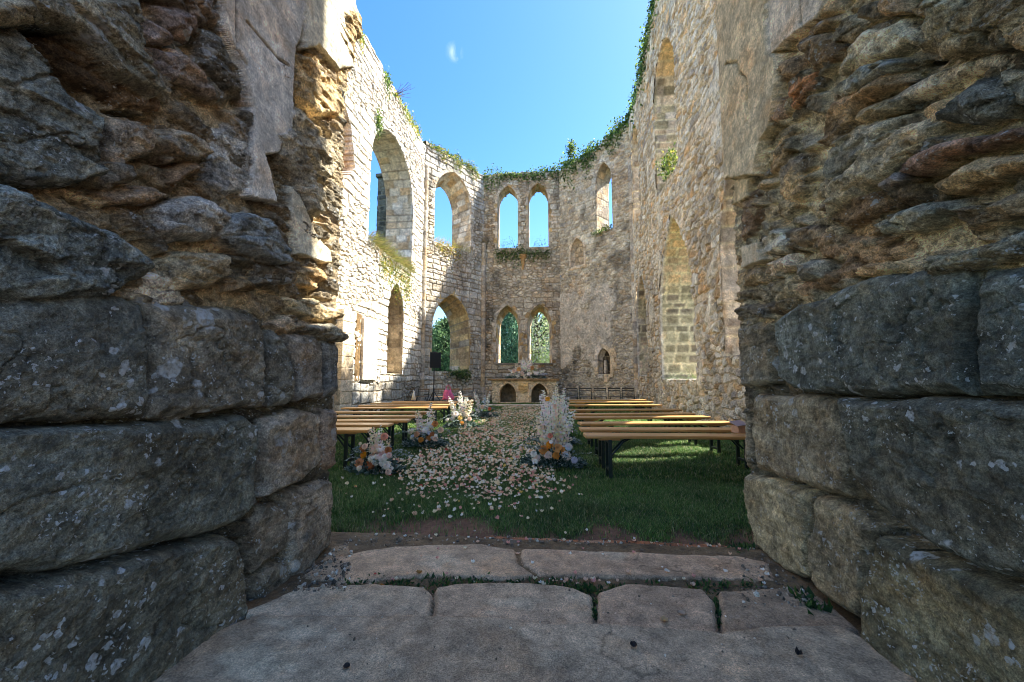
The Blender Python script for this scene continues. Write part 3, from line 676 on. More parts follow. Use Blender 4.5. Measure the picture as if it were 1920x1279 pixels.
    # top skin closes the pier
    F = grid_faces(nu, nz)
    if side > 0: F = F[:, ::-1]
    gy = col.mean(1, keepdims=True); col = gy + (col - gy) * .76
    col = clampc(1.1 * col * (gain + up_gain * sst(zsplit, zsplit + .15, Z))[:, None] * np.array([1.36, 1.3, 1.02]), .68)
    me = np_mesh(name, V, F, np.concatenate([col, AL[:, None]], 1), smooth=True)
    root = empty(name, (X, (Y0 + Y1) / 2, 0), w=True, label=label, cat='stone pier')
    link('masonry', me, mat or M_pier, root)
    cap = MB(); x2 = X + side * outer; b = sorted((X + side * .03, x2)); cap.box(b[0], b[1], Y0 + .04, Y1 - .04, 7.3, 7.62, .05); coln(cap, (120, 112, 98)); cap.build('top_course', M_wall, root)
    return root
LB = [
 ([(-260, 572), (90, 560), (250, 561), (286, 578), (288, 786), (120, 793), (-260, 800)], .035, (96, 98, 96)),
 ([(290, 572), (420, 570), (484, 588), (506, 622), (508, 700), (506, 764), (400, 778), (292, 786)], .03, (108, 102, 94)),
 ([(507, 612), (528, 618), (546, 650), (558, 690), (558, 742), (548, 758), (512, 764), (509, 700)], .015, (100, 98, 94)),
 ([(550, 630), (598, 627), (609, 640), (610, 744), (562, 754), (560, 690)], .02, (126, 118, 114)),
 ([(612, 636), (640, 640), (650, 660), (650, 740), (613, 748)], .015, (104, 104, 108)),
 ([(-260, 804), (200, 800), (470, 782), (494, 800), (495, 950), (440, 986), (300, 1028), (100, 1072), (-260, 1118)], .05, (92, 93, 88)),
 ([(499, 782), (575, 766), (604, 776), (608, 870), (562, 908), (502, 932), (497, 860)], .012, (132, 122, 114)),
 ([(609, 762), (655, 768), (656, 862), (624, 884), (611, 872)], .022, (136, 116, 104)),
 ([(-260, 1128), (60, 1092), (250, 1052), (440, 1002), (462, 1012), (474, 1060), (484, 1150), (440, 1210), (330, 1300), (200, 1420), (-260, 1560)], .06, (94, 91, 82)),
 ([(472, 1000), (500, 942), (543, 936), (551, 960), (544, 1030), (508, 1058), (484, 1080), (474, 1040)], -.005, (116, 106, 96)),
 ([(547, 926), (622, 896), (640, 905), (640, 1010), (604, 1040), (562, 1090), (548, 1080)], .015, (130, 118, 108)),
 ([(486, 1090), (512, 1064), (549, 1040), (558, 1094), (520, 1140), (486, 1160)], .0, (104, 95, 84)),
]
LR = [
 ([(-140, 42), (30, 42), (62, 60), (105, 120), (150, 180), (205, 215), (208, 330), (130, 345), (-140, 330)], .03, (98, 102, 102)),
 ([(40, -20), (275, -20), (300, 90), (345, 172), (325, 190), (250, 135), (170, 62), (100, 45), (20, 40), (-140, 30), (-140, -20)], .085, (112, 108, 98)),
 ([(60, 62), (110, 66), (200, 105), (260, 140), (320, 190), (312, 216), (240, 205), (150, 145)], -.005, (92, 72, 52)),
 ([(210, 216), (262, 226), (300, 246), (292, 292), (236, 322), (212, 300)], .015, (132, 118, 106)),
 ([(285, 28), (330, 58), (344, 84), (304, 82)], .03, (126, 108, 104)),
 ([(303, 85), (342, 94), (346, 152), (336, 150), (318, 122)], .035, (138, 120, 116)),
 ([(347, 88), (385, 118), (432, 178), (434, 188), (350, 142)], .04, (150, 134, 130)),
 ([(318, 6), (372, 18), (386, 60), (370, 86), (332, 50)], .03, (122, 102, 96)),
 ([(388, 50), (420, 60), (455, 128), (470, 188), (434, 172), (390, 116)], .02, (92, 88, 84)),
 ([(270, -20), (420, -20), (420, 50), (384, 48), (310, 2)], .02, (112, 98, 90)),
 ([(214, 302), (268, 298), (268, 340), (228, 345)], .025, (88, 82, 76)),
 ([(300, 256), (340, 240), (400, 262), (404, 298), (330, 308)], .04, (124, 112, 98)),
 ([(332, 312), (396, 302), (395, 332), (335, 346)], .03, (136, 116, 98)),
 ([(206, 356), (290, 348), (338, 366), (300, 388), (232, 380)], .02, (120, 100, 82)),
 ([(316, 386), (388, 370), (438, 394), (450, 430), (415, 452), (350, 456), (320, 430)], .045, (130, 130, 136)),
 ([(438, 402), (470, 396), (522, 408), (548, 440), (566, 470), (560, 492), (520, 492), (472, 470), (440, 440)], .07, (116, 120, 126)),
 ([(-140, 334), (0, 338), (60, 358), (150, 398), (230, 430), (322, 498), (300, 520), (232, 556), (0, 566), (-140, 570)], .055, (98, 104, 106)),
 ([(335, 492), (370, 470), (430, 478), (446, 520), (410, 545), (365, 542), (345, 520)], .035, (156, 140, 116)),
 ([(440, 476), (488, 480), (486, 503), (446, 496)], .03, (92, 82, 70)),
 ([(450, 520), (484, 520), (486, 544), (450, 548)], .035, (128, 108, 80)),
 ([(490, 494), (560, 498), (566, 528), (520, 542), (490, 530)], .035, (98, 90, 82)),
 ([(562, 502), (610, 500), (620, 526), (600, 546), (565, 530)], .02, (190, 156, 108)),
 ([(540, 560), (600, 556), (648, 588), (650, 600), (612, 604), (560, 590)], .03, (166, 150, 122)),
 ([(596, 610), (635, 604), (658, 624), (654, 638), (622, 636), (597, 622)], .07, (132, 126, 116)),
 ([(555, 92), (596, 96), (612, 130), (640, 170), (648, 214), (604, 222), (565, 182)], .0, (186, 160, 122)),
 ([(556, 186), (592, 228), (625, 280), (640, 312), (620, 338), (590, 302), (560, 262)], .035, (150, 140, 126)),
 ([(530, 246), (560, 242), (600, 330), (626, 392), (612, 408), (594, 396), (570, 330), (540, 300)], .045, (142, 134, 124)),
 ([(590, 20), (660, 20), (650, 210), (622, 190), (600, 120)], -.02, (176, 150, 112)),
 ([(500, 610), (560, 590), (600, 606), (592, 626), (540, 628)], .0, (150, 134, 118)),
]
LP = [
 ([(420, -60), (585, -60), (572, 40), (556, 95), (553, 170), (553, 240), (530, 262), (524, 286), (500, 292), (514, 336), (522, 378), (468, 366), (474, 330), (476, 200), (456, 122), (426, 50)], .012, (178, 174, 178)),
 ([(396, 262), (410, 240), (474, 200), (476, 330), (466, 366), (420, 366), (398, 345)], -.01, (150, 148, 152)),
 ([(574, -60), (700, -60), (690, 124), (640, 130), (622, 112), (600, 84), (574, 90)], .03, (226, 218, 204)),
 ([(545, 346), (564, 366), (600, 440), (622, 470), (624, 492), (600, 490), (560, 478), (550, 430)], .005, (222, 216, 206)),
 ([(228, 560), (298, 506), (345, 522), (352, 570), (290, 576)], -.035, (214, 200, 188)),
 ([(70, 332), (140, 345), (206, 372), (214, 396), (150, 378)], -.03, (196, 176, 146)),
]
LH = [([(214, 202), (262, 206), (316, 228), (314, 246), (300, 244), (262, 226), (216, 214)], .22), ([(10, 30), (100, 48), (160, 110), (205, 212), (150, 178), (60, 56)], .12)]
PALL = [(112, 100, 86), (96, 88, 78), (128, 112, 92), (84, 78, 72), (140, 122, 100), (104, 92, 78)]
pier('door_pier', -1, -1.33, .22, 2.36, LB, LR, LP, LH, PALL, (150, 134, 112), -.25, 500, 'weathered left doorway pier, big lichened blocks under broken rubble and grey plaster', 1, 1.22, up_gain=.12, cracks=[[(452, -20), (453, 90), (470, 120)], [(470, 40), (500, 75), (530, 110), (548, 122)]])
RB = [
 ([(1380, 610), (1436, 600), (1440, 690), (1435, 722), (1382, 727)], .01, (116, 108, 96)),
 ([(1443, 602), (1480, 575), (1530, 560), (1560, 540), (1600, 525), (1700, 512), (1808, 508), (1812, 742), (1600, 745), (1500, 735), (1450, 712)], .04, (84, 88, 86)),
 ([(1816, 508), (2300, 478), (2300, 745), (1820, 742)], .045, (82, 88, 88)),
 ([(1378, 740), (1404, 736), (1410, 860), (1397, 880), (1384, 840)], .005, (122, 110, 94)),
 ([(1408, 742), (1558, 745), (1570, 800), (1588, 880), (1582, 938), (1500, 910), (1414, 880), (1407, 800)], .022, (124, 112, 94)),
 ([(1562, 748), (1700, 750), (2300, 748), (2300, 1200), (2000, 1130), (1750, 1040), (1640, 962), (1592, 900), (1575, 800)], .06, (86, 86, 80)),
 ([(1390, 884), (1500, 918), (1510, 960), (1508, 1085), (1470, 1080), (1410, 1022), (1394, 950)], .02, (138, 124, 98)),
 ([(1512, 926), (1584, 944), (1632, 985), (1624, 1080), (1604, 1165), (1530, 1115), (1508, 1090)], .025, (130, 116, 94)),
 ([(1606, 1110), (1636, 1000), (1700, 1030), (1780, 1066), (1920, 1130), (2300, 1230), (2300, 1700), (1800, 1420), (1680, 1285), (1606, 1200)], .075, (108, 102, 82)),
]
RR = [
 ([(1490, 75), (1525, 67), (1548, 100), (1540, 122), (1510, 136), (1492, 112)], .06, (116, 94, 70)),
 ([(1455, 112), (1488, 104), (1485, 150), (1462, 156)], .02, (110, 88, 66)),
 ([(1472, 140), (1515, 132), (1510, 170), (1485, 205), (1468, 190)], .035, (150, 104, 70)),
 ([(1445, 184), (1465, 180), (1460, 232), (1442, 236)], .02, (118, 88, 66)),
 ([(1605, 60), (1665, 35), (1692, 60), (1695, 85), (1640, 112), (1600, 130), (1560, 150), (1570, 118)], .03, (186, 170, 148)),
 ([(1700, 72), (1720, -30), (1900, -40), (1920, 0), (1870, 60), (1840, 90), (1780, 105), (1740, 118), (1702, 106)], .09, (116, 108, 92)),
 ([(1842, 90), (1872, 62), (1925, 12), (2050, -10), (2060, 90), (1900, 96)], .05, (134, 112, 84)),
 ([(1620, -20), (1662, -20), (1680, 22), (1640, 26)], .04, (122, 98, 72)),
 ([(1720, 236), (1790, 150), (1830, 145), (1862, 180), (1832, 230), (1800, 240)], .055, (80, 82, 82)),
 ([(1868, 130), (2080, 112), (2080, 204), (1900, 212), (1868, 180)], .02, (132, 134, 132)),
 ([(1540, 172), (1600, 122), (1665, 115), (1650, 140), (1600, 166), (1555, 182)], .055, (122, 120, 116)),
 ([(1560, 184), (1640, 138), (1670, 160), (1602, 190), (1560, 260), (1525, 272), (1530, 240)], .045, (138, 112, 84)),
 ([(1576, 236), (1600, 200), (1660, 186), (1650, 210), (1600, 236)], .065, (130, 118, 98)),
 ([(1530, 322), (1560, 260), (1600, 226), (1660, 215), (1640, 250), (1590, 300), (1540, 346)], .05, (132, 126, 118)),
 ([(1580, 300), (1610, 262), (1700, 218), (1732, 222), (1700, 270), (1640, 330), (1560, 390), (1530, 412), (1542, 350)], .075, (146, 132, 112)),
 ([(1608, 342), (1650, 320), (1668, 338), (1625, 362)], .085, (134, 122, 120)),
 ([(1655, 310), (1700, 285), (1760, 260), (1860, 240), (1870, 256), (1760, 290), (1700, 330), (1665, 336)], .09, (122, 92, 78)),
 ([(1446, 280), (1478, 242), (1470, 290), (1455, 320), (1430, 332)], .02, (146, 118, 84)),
 ([(1446, 322), (1478, 290), (1490, 302), (1480, 340), (1450, 356)], .03, (138, 128, 120)),
 ([(1455, 352), (1490, 302), (1500, 350), (1485, 390), (1458, 406)], .015, (182, 148, 106)),
 ([(1385, 372), (1410, 352), (1422, 400), (1400, 442), (1383, 456)], .015, (94, 74, 58)),
 ([(1420, 446), (1450, 430), (1465, 450), (1460, 476), (1430, 482)], .045, (172, 162, 150)),
 ([(1430, 492), (1470, 476), (1476, 500), (1440, 526)], .045, (168, 152, 140)),
 ([(1478, 500), (1500, 490), (1520, 490), (1523, 520), (1490, 530)], .065, (138, 128, 116)),
 ([(1462, 430), (1520, 410), (1530, 450), (1470, 470)], .03, (98, 84, 70)),
 ([(1525, 382), (1570, 362), (1640, 352), (1650, 390), (1580, 430), (1530, 410)], .035, (110, 88, 66)),
 ([(1600, 420), (1680, 386), (1760, 380), (1772, 400), (1700, 430), (1620, 440)], .08, (126, 124, 116)),
 ([(1762, 392), (1890, 350), (1902, 366), (1860, 400), (1780, 430)], .085, (124, 108, 88)),
 ([(1700, 482), (1760, 466), (1840, 460), (1852, 486), (1780, 512), (1705, 520)], .095, (108, 104, 92)),
 ([(1838, 440), (1900, 412), (2040, 400), (2040, 470), (1840, 472)], .06, (96, 98, 96)),
 ([(1700, 342), (1800, 302), (1900, 290), (1912, 310), (1820, 342), (1722, 372)], .075, (152, 126, 92)),
 ([(1650, 352), (1700, 345), (1716, 372), (1660, 392)], .05, (100, 84, 64)),
 ([(1375, 505), (1425, 500), (1428, 535), (1378, 540)], .01, (132, 108, 78)),
 ([(1430, 526), (1476, 515), (1470, 556), (1438, 566)], .02, (118, 106, 88)),
 ([(1376, 544), (1430, 540), (1434, 560), (1378, 572)], .0, (122, 106, 84)),
 ([(1380, 574), (1436, 566), (1480, 560), (1470, 588), (1385, 602)], .01, (98, 86, 72)),
 ([(1480, 540), (1560, 500), (1600, 470), (1610, 510), (1560, 535), (1500, 560)], .0, (132, 104, 80)),
 ([(1530, 440), (1600, 440), (1690, 440), (1690, 490), (1610, 505), (1540, 490)], .0, (128, 102, 76)),
]
RP = [
 ([(1340, -60), (1440, -60), (1433, 0), (1435, 95), (1452, 105), (1455, 150), (1448, 200), (1440, 240), (1424, 262), (1412, 330), (1340, 335)], .05, (216, 192, 160)),
 ([(1434, -60), (1570, -60), (1530, 35), (1500, 56), (1462, 90), (1438, 102)], .03, (168, 154, 146)),
 ([(1390, 462), (1420, 455), (1426, 490), (1388, 506)], .01, (222, 200, 176)),
 ([(1640, 192), (1760, 120), (1900, 82), (2200, 50), (2200, 115), (1850, 128), (1780, 150), (1716, 190), (1640, 214)], -.01, (212, 196, 180)),
 ([(1376, 334), (1404, 332), (1400, 372), (1372, 390)], .02, (222, 198, 160)),
]
RH = [([(1546, 72), (1602, 84), (1580, 116), (1556, 112)], .12), ([(1700, 120), (1760, 118), (1740, 124), (1690, 135)], .12), ([(1407, 112), (1412, 140), (1410, 230), (1403, 230), (1406, 150), (1396, 115)], .05)]
PALR = [(136, 118, 94), (106, 94, 78), (150, 130, 102), (92, 82, 70), (128, 116, 102), (144, 116, 84)]
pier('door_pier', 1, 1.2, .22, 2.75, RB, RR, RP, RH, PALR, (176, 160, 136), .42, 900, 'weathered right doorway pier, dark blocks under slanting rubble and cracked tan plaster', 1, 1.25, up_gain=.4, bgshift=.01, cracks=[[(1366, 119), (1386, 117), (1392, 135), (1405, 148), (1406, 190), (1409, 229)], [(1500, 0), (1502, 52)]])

# ------------------------------------------------------------------ ground
nx = np.concatenate([np.linspace(-400, -8, 22)[:-1], np.arange(-8, 6, .06), np.linspace(6, 400, 22)])
ny = np.concatenate([np.linspace(-60, .1, 12)[:-1], np.arange(.1, 21, .06), np.linspace(21, 900, 40)])
Xg, Yg = np.meshgrid(nx, ny, indexing='ij'); shg = Xg.shape; Xg = Xg.ravel(); Yg = Yg.ravel()
def gz(x, y):
    near = sst(-9, -7, x) * sst(7, 5, x) * sst(22, 20, y)
    return (.035 * fbm(x * .7, y * .7, 3, 3) + .02 * fbm(x * 3, y * 3, 4, 2)) * near * sst(1.5, 3.4, y) - .02
def dirt(x, y):
    d = sst(.5, .05, y - 2.68 - 1.3 * fbm(x * 2.9, y * 1.4, 8, 4)) * sst(-2, -1, x)
    d = np.maximum(d, sst(.3, .36, fbm(x * 1.1, y * 1.1, 9, 4)) * .7)
    return d
Zg = gz(Xg, Yg); dg = dirt(Xg, Yg)
cg = lin((44, 62, 30))[None] * (1 + .8 * fbm(Xg * 5, Yg * 5, 10, 4))[:, None] * (1 - dg)[:, None] + lin((112, 82, 60))[None] * (1 + .7 * fbm(Xg * 8, Yg * 8, 11, 4))[:, None] * dg[:, None]
M_soil = stone_mat('lawn_soil', 30, 110, .8, .01, grain=.3)
link('ground', np_mesh('ground', np.stack([Xg, Yg, Zg], 1), grid_faces(*shg), np.clip(cg, .01, .5)), M_soil, kind='structure')
# paving of the threshold
xs = np.arange(-1.7, 1.6, .0085); ys = np.arange(.0, 3.0, .0075)
X_, Y_ = np.meshgrid(xs, ys, indexing='ij'); shp = X_.shape; X_ = X_.ravel(); Y_ = Y_.ravel()
Hp = .046 + .02 * fbm(X_ * 6, Y_ * 6, 61, 4) + .008 * fbm(X_ * 40, Y_ * 40, 62, 2)
Hp = Hp - .1 * sst(2.55, 2.85, Y_)
colp = lin((96, 84, 70))[None] * (1 + .8 * fbm(X_ * 14, Y_ * 14, 63, 4))[:, None]
SL = [
 ([(-900, 1500), (20, 1500), (230, 1290), (400, 1180), (480, 1148), (680, 1147), (900, 1152), (1020, 1164), (1180, 1167), (1330, 1176), (1350, 1181), (1420, 1171), (1570, 1166), (1700, 1240), (1800, 1340), (2300, 1700), (2300, 2600), (-900, 2600)], .085, (150, 140, 132)),
 ([(440, 1150), (520, 1118), (560, 1100), (700, 1093), (800, 1098), (812, 1110), (806, 1160), (680, 1160), (500, 1162)], .075, (166, 156, 148)),
 ([(810, 1160), (816, 1100), (862, 1089), (1000, 1090), (1080, 1100), (1113, 1113), (1116, 1180), (900, 1180)], .08, (162, 148, 138)),
 ([(1119, 1180), (1118, 1106), (1172, 1092), (1318, 1100), (1341, 1126), (1349, 1190)], .078, (154, 138, 128)),
 ([(1352, 1190), (1344, 1108), (1480, 1100), (1540, 1120), (1620, 1185), (1420, 1190)], .07, (136, 122, 112)),
 ([(560, 1080), (620, 1044), (742, 1021), (900, 1018), (966, 1029), (972, 1055), (1004, 1078), (960, 1086), (800, 1077), (650, 1092)], .062, (164, 148, 136)),
 ([(976, 1028), (1200, 1033), (1380, 1040), (1440, 1052), (1456, 1088), (1240, 1083), (1012, 1077), (978, 1056)], .06, (160, 142, 130)),
 ([(900, 1004), (1200, 1011), (1366, 1021), (1384, 1036), (1200, 1029), (980, 1021)], .03, (146, 102, 80)),
 ([(600, 1050), (622, 1022), (656, 1018), (660, 1032), (622, 1060)], .06, (128, 116, 104)),
 ([(662, 1014), (700, 1012), (712, 1020), (664, 1026)], .04, (132, 106, 88)),
]
for i, (pp, h, c) in enumerate(SL):
    pp = np.array(pp, float)
    pp[:, 1] = np.maximum(pp[:, 1], 760)
    w = aZ(pp[:, 0], pp[:, 1], h)[:, :2]
    w = np.clip(w, -6, 6)
    x0, y0 = w.min(0) - .05; x1, y1 = w.max(0) + .05
    m = np.nonzero((X_ > x0) & (X_ < x1) & (Y_ > y0) & (Y_ < y1))[0]; a, b = X_[m], Y_[m]
    a = a + .017 * fbm(a * 9, b * 9, 600 + i, 4); b = b + .017 * fbm(a * 9 + 3, b * 9, 620 + i, 4)
    ins = inpoly(w, a, b); d = np.full(a.shape, 9.)
    for j in range(len(w)):
        p = w[j]; q = w[(j + 1) % len(w)]; e = q - p; ll = max(e @ e, 1e-9); t = np.clip(((a - p[0]) * e[0] + (b - p[1]) * e[1]) / ll, 0, 1)
        d = np.minimum(d, np.hypot(a - p[0] - t * e[0], b - p[1] - t * e[1]))
    t = np.clip(d / (.012 + .02 * vn(a * 7, b * 7, 690 + i)), 0, 1); hn = h - (1 - np.sqrt(np.clip(1 - (1 - t) ** 2, 0, 1))) * .045 + .022 * fbm(a * 2.2, b * 3, 640 + i, 4) + .006 * fbm(a * 22, b * 22, 650 + i, 3)
    up = ins & (hn > Hp[m]); Hp[m] = np.where(up, hn, Hp[m])
    cc = lin(c)[None] * (1 + .5 * fbm(a * 2.4, b * 2.4, 660 + i, 4) + .6 * fbm(a * 16, b * 16, 670 + i, 4, .65))[:, None]; ck = np.abs(fbm(a * 1.6 + 2, b * 2.2, 695 + i, 5)); ckm = sst(.009, .0, ck) * (fbm(a * 1.1, b * 1.1, 699 + i, 2) > .12); Hq = hn * 0 + ckm * .012; cc = cc * (1 - .55 * ckm)[:, None]
    st_ = sst(.16, .26, fbm(a * 3.1, b * 6, 680 + i, 5)) * .35
    cc = cc * (1 - st_)[:, None] + lin((215, 212, 205))[None] * st_[:, None] * .8
    colp[m] = np.where(up[:, None], cc, colp[m])
link('paving', np_mesh('paving', np.stack([X_, Y_, Hp], 1), grid_faces(*shp), clampc(colp * np.array([1.4, 1.15, .76]), .5)), M_pave, kind='structure')
def pave_z(x, y):
    i = np.clip(((np.asarray(x) + 1.7) / .0085).astype(int), 0, shp[0] - 1); j = np.clip((np.asarray(y) / .0075).astype(int), 0, shp[1] - 1)
    return Hp.reshape(shp)[i, j]
# ------------------------------------------------------------------ foliage helpers
rs = np.random.RandomState(7)
def leaves(name, Cn, size, cols, mat=None, parent=None, upb=.0, seed=1, aspect=.5, dirs=None, **kw):
    """many small folded leaves at the points Cn"""
    r = np.random.RandomState(seed); n = len(Cn); Cn = np.asarray(Cn, float)
    d = r.normal(size=(n, 3)) if dirs is None else dirs + .35 * r.normal(size=(n, 3))
    d[:, 2] += upb; d /= np.linalg.norm(d, axis=1)[:, None]
    q = r.normal(size=(n, 3)); w = np.cross(d, q); w /= np.maximum(np.linalg.norm(w, axis=1), 1e-6)[:, None]
    nn = np.cross(d, w)
    sz = np.asarray(size) * (.6 + .8 * r.rand(n)); sz = sz[:, None]
    v0 = Cn; v1 = Cn + d * sz * .5 + w * sz * aspect * .5 + nn * sz * .08; v2 = Cn + d * sz; v3 = Cn + d * sz * .5 - w * sz * aspect * .5 + nn * sz * .08
    V = np.stack([v0, v1, v2, v3], 1).reshape(-1, 3); F = np.arange(4 * n).reshape(n, 4)
    cc = np.repeat(np.asarray(cols), 4, 0)
    return link(name, np_mesh(name, V, F, cc, smooth=False), mat or M_leaf, parent, **kw)
def gcol(n, pal, r, var=.35, pos=None):
    P = lin(np.array(pal)); c = P[r.randint(0, len(P), n)] * (1 - var + 2 * var * r.rand(n))[:, None]
    if pos is not None: c = c * (1 + .7 * fbm(pos[:, 0] * 2 + pos[:, 1], pos[:, 2] * 2, 5, 3))[:, None]
    return np.clip(c, .004, .8)
# ---- lawn of the nave: countless blades
def blades(x, y, hgt, wid, seed, base=gz):
    r = np.random.RandomState(seed); n = len(x); z = base(x, y)
    a = r.rand(n) * 2 * np.pi; ln = hgt * (.5 + .8 * r.rand(n)); le = ln * (.35 + .95 * r.rand(n))
    dx, dy = np.cos(a), np.sin(a); wx, wy = -dy * wid / 2, dx * wid / 2
    # seen from the door: turn the broad side roughly at random
    b0 = np.stack([x - wx, y - wy, z - .005], 1); b1 = np.stack([x + wx, y + wy, z - .005], 1)
    mx = x + dx * le * .35; my = y + dy * le * .35; mz = z + ln * .6
    m0 = np.stack([mx - wx * .8, my - wy * .8, mz], 1); m1 = np.stack([mx + wx * .8, my + wy * .8, mz], 1)
    tp = np.stack([x + dx * le, y + dy * le, z + ln * .9], 1); tp2 = tp + .0006
    V = np.stack([b0, b1, m1, m0, tp, tp2], 1).reshape(-1, 3)
    i = np.arange(n)[:, None] * 6
    F = np.concatenate([i + np.array([[0, 1, 2, 3]]), i + np.array([[3, 2, 5, 4]])])
    return V, F, n
def scatter(n, x0, x1, y0, y1, r): return x0 + (x1 - x0) * r.rand(n), y0 + (y1 - y0) * r.rand(n)
Vs = []; Fs = []; Cs = []; off = 0
for (n, x0, x1, y0, y1, hh, ww, sd) in ((120000, -2.6, 2.3, 2.5, 4.4, .038, .004, 1), (90000, -4.6, 3.3, 4.4, 7.5, .045, .007, 2), (60000, -5.6, 3.35, 7.5, 12, .065, .014, 3), (45000, -5.6, 3.35, 12, 19, .07, .022, 4)):
    x, y = scatter(n, x0, x1, y0, y1, rs)
    k_ = rs.rand(n) > dirt(x, y) * .96; k_ &= (y > 2.74 + .07 * rs.rand(n)) | (pave_z(x, y) < -.02); x = x[k_]; y = y[k_]
    tall = 1 + 1.5 * fbm(x * 2.6, y * 2.6, 33, 3)
    V, F, m_ = blades(x, y, hh * tall, ww, sd)
    c = gcol(len(x), [(98, 140, 56), (80, 124, 52), (120, 150, 72), (70, 110, 52), (150, 160, 96)], rs, .3)
    c = c * (.74 + .9 * fbm(x * 1.5, y * 1.5, 34, 4))[:, None]; dry = rs.rand(len(x)) < .05; c[dry] = lin((176, 168, 120))
    Vs.append(V); Fs.append(F + off); off += len(V); Cs.append(np.repeat(np.clip(c, .01, .5), 6, 0))
link('lawn_grass', np_mesh('lawn_grass', np.concatenate(Vs), np.concatenate(Fs), np.concatenate(Cs), smooth=False), M_grass, kind='stuff')
# weeds in the joints of the paving
def weed_line(pts, n, seed, spread=.025, size=.022, **kw):
    r = np.random.RandomState(seed); pts = np.array([aZ(a, b, .07)[:2] for a, b in pts]); t = r.rand(n) * (len(pts) - 1)
    i = t.astype(int); f = (t - i)[:, None]; p = pts[i] * (1 - f) + pts[np.minimum(i + 1, len(pts) - 1)] * f
    p = p + r.normal(size=p.shape) * spread * (.4 + 1.3 * vn(t * 3, t * 0, seed))[:, None]
    keep = vn(t * 4, t * 0, seed + 3) > .34; p = p[keep]
    z = np.minimum(pave_z(p[:, 0], p[:, 1]), .05) + .002
    c = gcol(len(p), [(70, 100, 48), (54, 84, 42), (88, 112, 58), (44, 70, 40)], r, .3)
    leaves('weeds', np.stack([p[:, 0], p[:, 1], z], 1), size, c, upb=.9, seed=seed, aspect=.42, **kw)
weed_line([(640, 1090), (800, 1086), (930, 1084), (1060, 1092), (1110, 1098), (1260, 1092), (1420, 1090)], 1500, 71, label='low green weeds filling the long joint across the threshold paving', cat='weeds')
weed_line([(1112, 1100), (1114, 1130), (1116, 1158)], 330, 72, .014, label='short tuft of weeds in the upright joint near the centre of the paving', cat='weeds')
weed_line([(1330, 1100), (1346, 1140), (1352, 1166)], 200, 73, .012, label='thin line of weeds in the joint nearest the right pier', cat='weeds')
weed_line([(1500, 1115), (1520, 1140), (1545, 1150)], 130, 74, .02, .05, label='broad leaved weed growing at the foot of the right pier', cat='weeds')
weed_line([(1386, 1000), (1400, 1015), (1380, 1022)], 160, 75, .04, .035, label='grass tuft beside the far edge of the right pier', cat='weeds')

# ------------------------------------------------------------------ petals on the aisle
PET = [(252, 244, 232), (250, 238, 222), (246, 224, 206), (250, 214, 196), (244, 196, 178), (255, 250, 244), (250, 232, 190), (240, 230, 214)]
def petal_mesh(name, c, sd):
    r = random.Random(sd); b = MB(); n = 7; vs = []; fs = []
    w, l = .028 + .008 * r.random(), .032 + .008 * r.random(); cup = .012 + .026 * r.random(); tw = r.uniform(-1.4, 1.4)
    for i in range(5):
        for j in range(5):
            u, v = i / 4 * 2 - 1, j / 4 * 2 - 1; s_ = math.sqrt(max(0, 1 - .5 * v * v)); t_ = math.sqrt(max(0, 1 - .5 * u * u))
            x, y = u * s_ * w, v * t_ * l * (1 - .25 * u * u)
            z = cup * (u * u + v * v) * .7 + tw * x * y * 12 + .004 * math.sin(9 * u + 3 * v + sd) + .006
            vs.append((x, y, z))
    for i in range(4):
        for j in range(4): a = i * 5 + j; fs.append((a, a + 5, a + 6, a + 1))
    b.add(vs, fs, tuple(lin(c))); return b.mesh(name, True)
KINDS = [('white', (252, 244, 226), 6), ('cream', (250, 232, 192), 7), ('peach', (246, 204, 164), 6), ('pink', (238, 172, 152), 3), ('yellow', (242, 206, 110), 1), ('red', (206, 84, 70), .35)]
def aisle_xy(n, r):
    xs, ys = [], []
    while len(xs) < n:
        y = 3.0 + 13 * r.random() ** 1.25; x = -2.3 + 2.7 * r.random()
        d = 1.0
        le = -1.95 + .15 * (vn(np.array(y * 2.), np.array(1.), 5) - .5) - .1 * (y < 5); re = .12 + .3 * (vn(np.array(y * 1.5), np.array(2.), 6) - .5)
        d *= float(sst(le - .12, le + .25, x) * sst(re + .15, re - .3, x))
        d *= float(sst(3.05, 4.3, y)) * .9 + .1
        if y < 4.2: d *= float(sst(.95, .35, abs(x + .75))) + .12
        d *= .35 + 1.3 * float(vn(np.array(x * 3.), np.array(y * 2.4), 8))
        if r.random() < d: xs.append(x); ys.append(y)
    return xs, ys
rp = random.Random(5); px_, py_ = aisle_xy(7400, rp)
extra = [aZ(a, b, .05) for a, b in ((640, 895), (650, 902), (668, 905), (700, 900), (720, 903), (660, 925), (1075, 905), (1090, 918), (890, 985), (960, 1000), (870, 1003), (1100, 985), (1190, 1000), (1230, 1010), (1060, 990))]
px_ += [e[0] for e in extra]; py_ += [e[1] for e in extra]
order = sorted(range(len(px_)), key=lambda i: py_[i]); meshes = []
for nm, c, wgt in KINDS:
    for q in range(3 if wgt > 1 else 1): meshes.append((nm, petal_mesh('petal', c, len(meshes) * 3 + 1), wgt))
wl = [m[2] for m in meshes]
for i in order[:300]:
    nm, me, _w = rp.choices(meshes, wl)[0]; x, y = px_[i], py_[i]; s_ = .26 + .36 * rp.random() ** 1.5
    o = link('petal', me, M_petal, label='loose %s petal lying on the dark grass at the near end of the aisle' % nm, cat='petal', group='petals scattered down the grass aisle')
    o.location = (x, y, float(gz(np.array(x), np.array(y))) + .022 + .02 * rp.random()); o.rotation_euler = (rp.gauss(0, .3), rp.gauss(0, .3), rp.uniform(0, 6.28)); o.scale = (s_, s_, s_)
big = MB(); T_ = []
Vp = []; Fp = []; Cp = []; off = 0
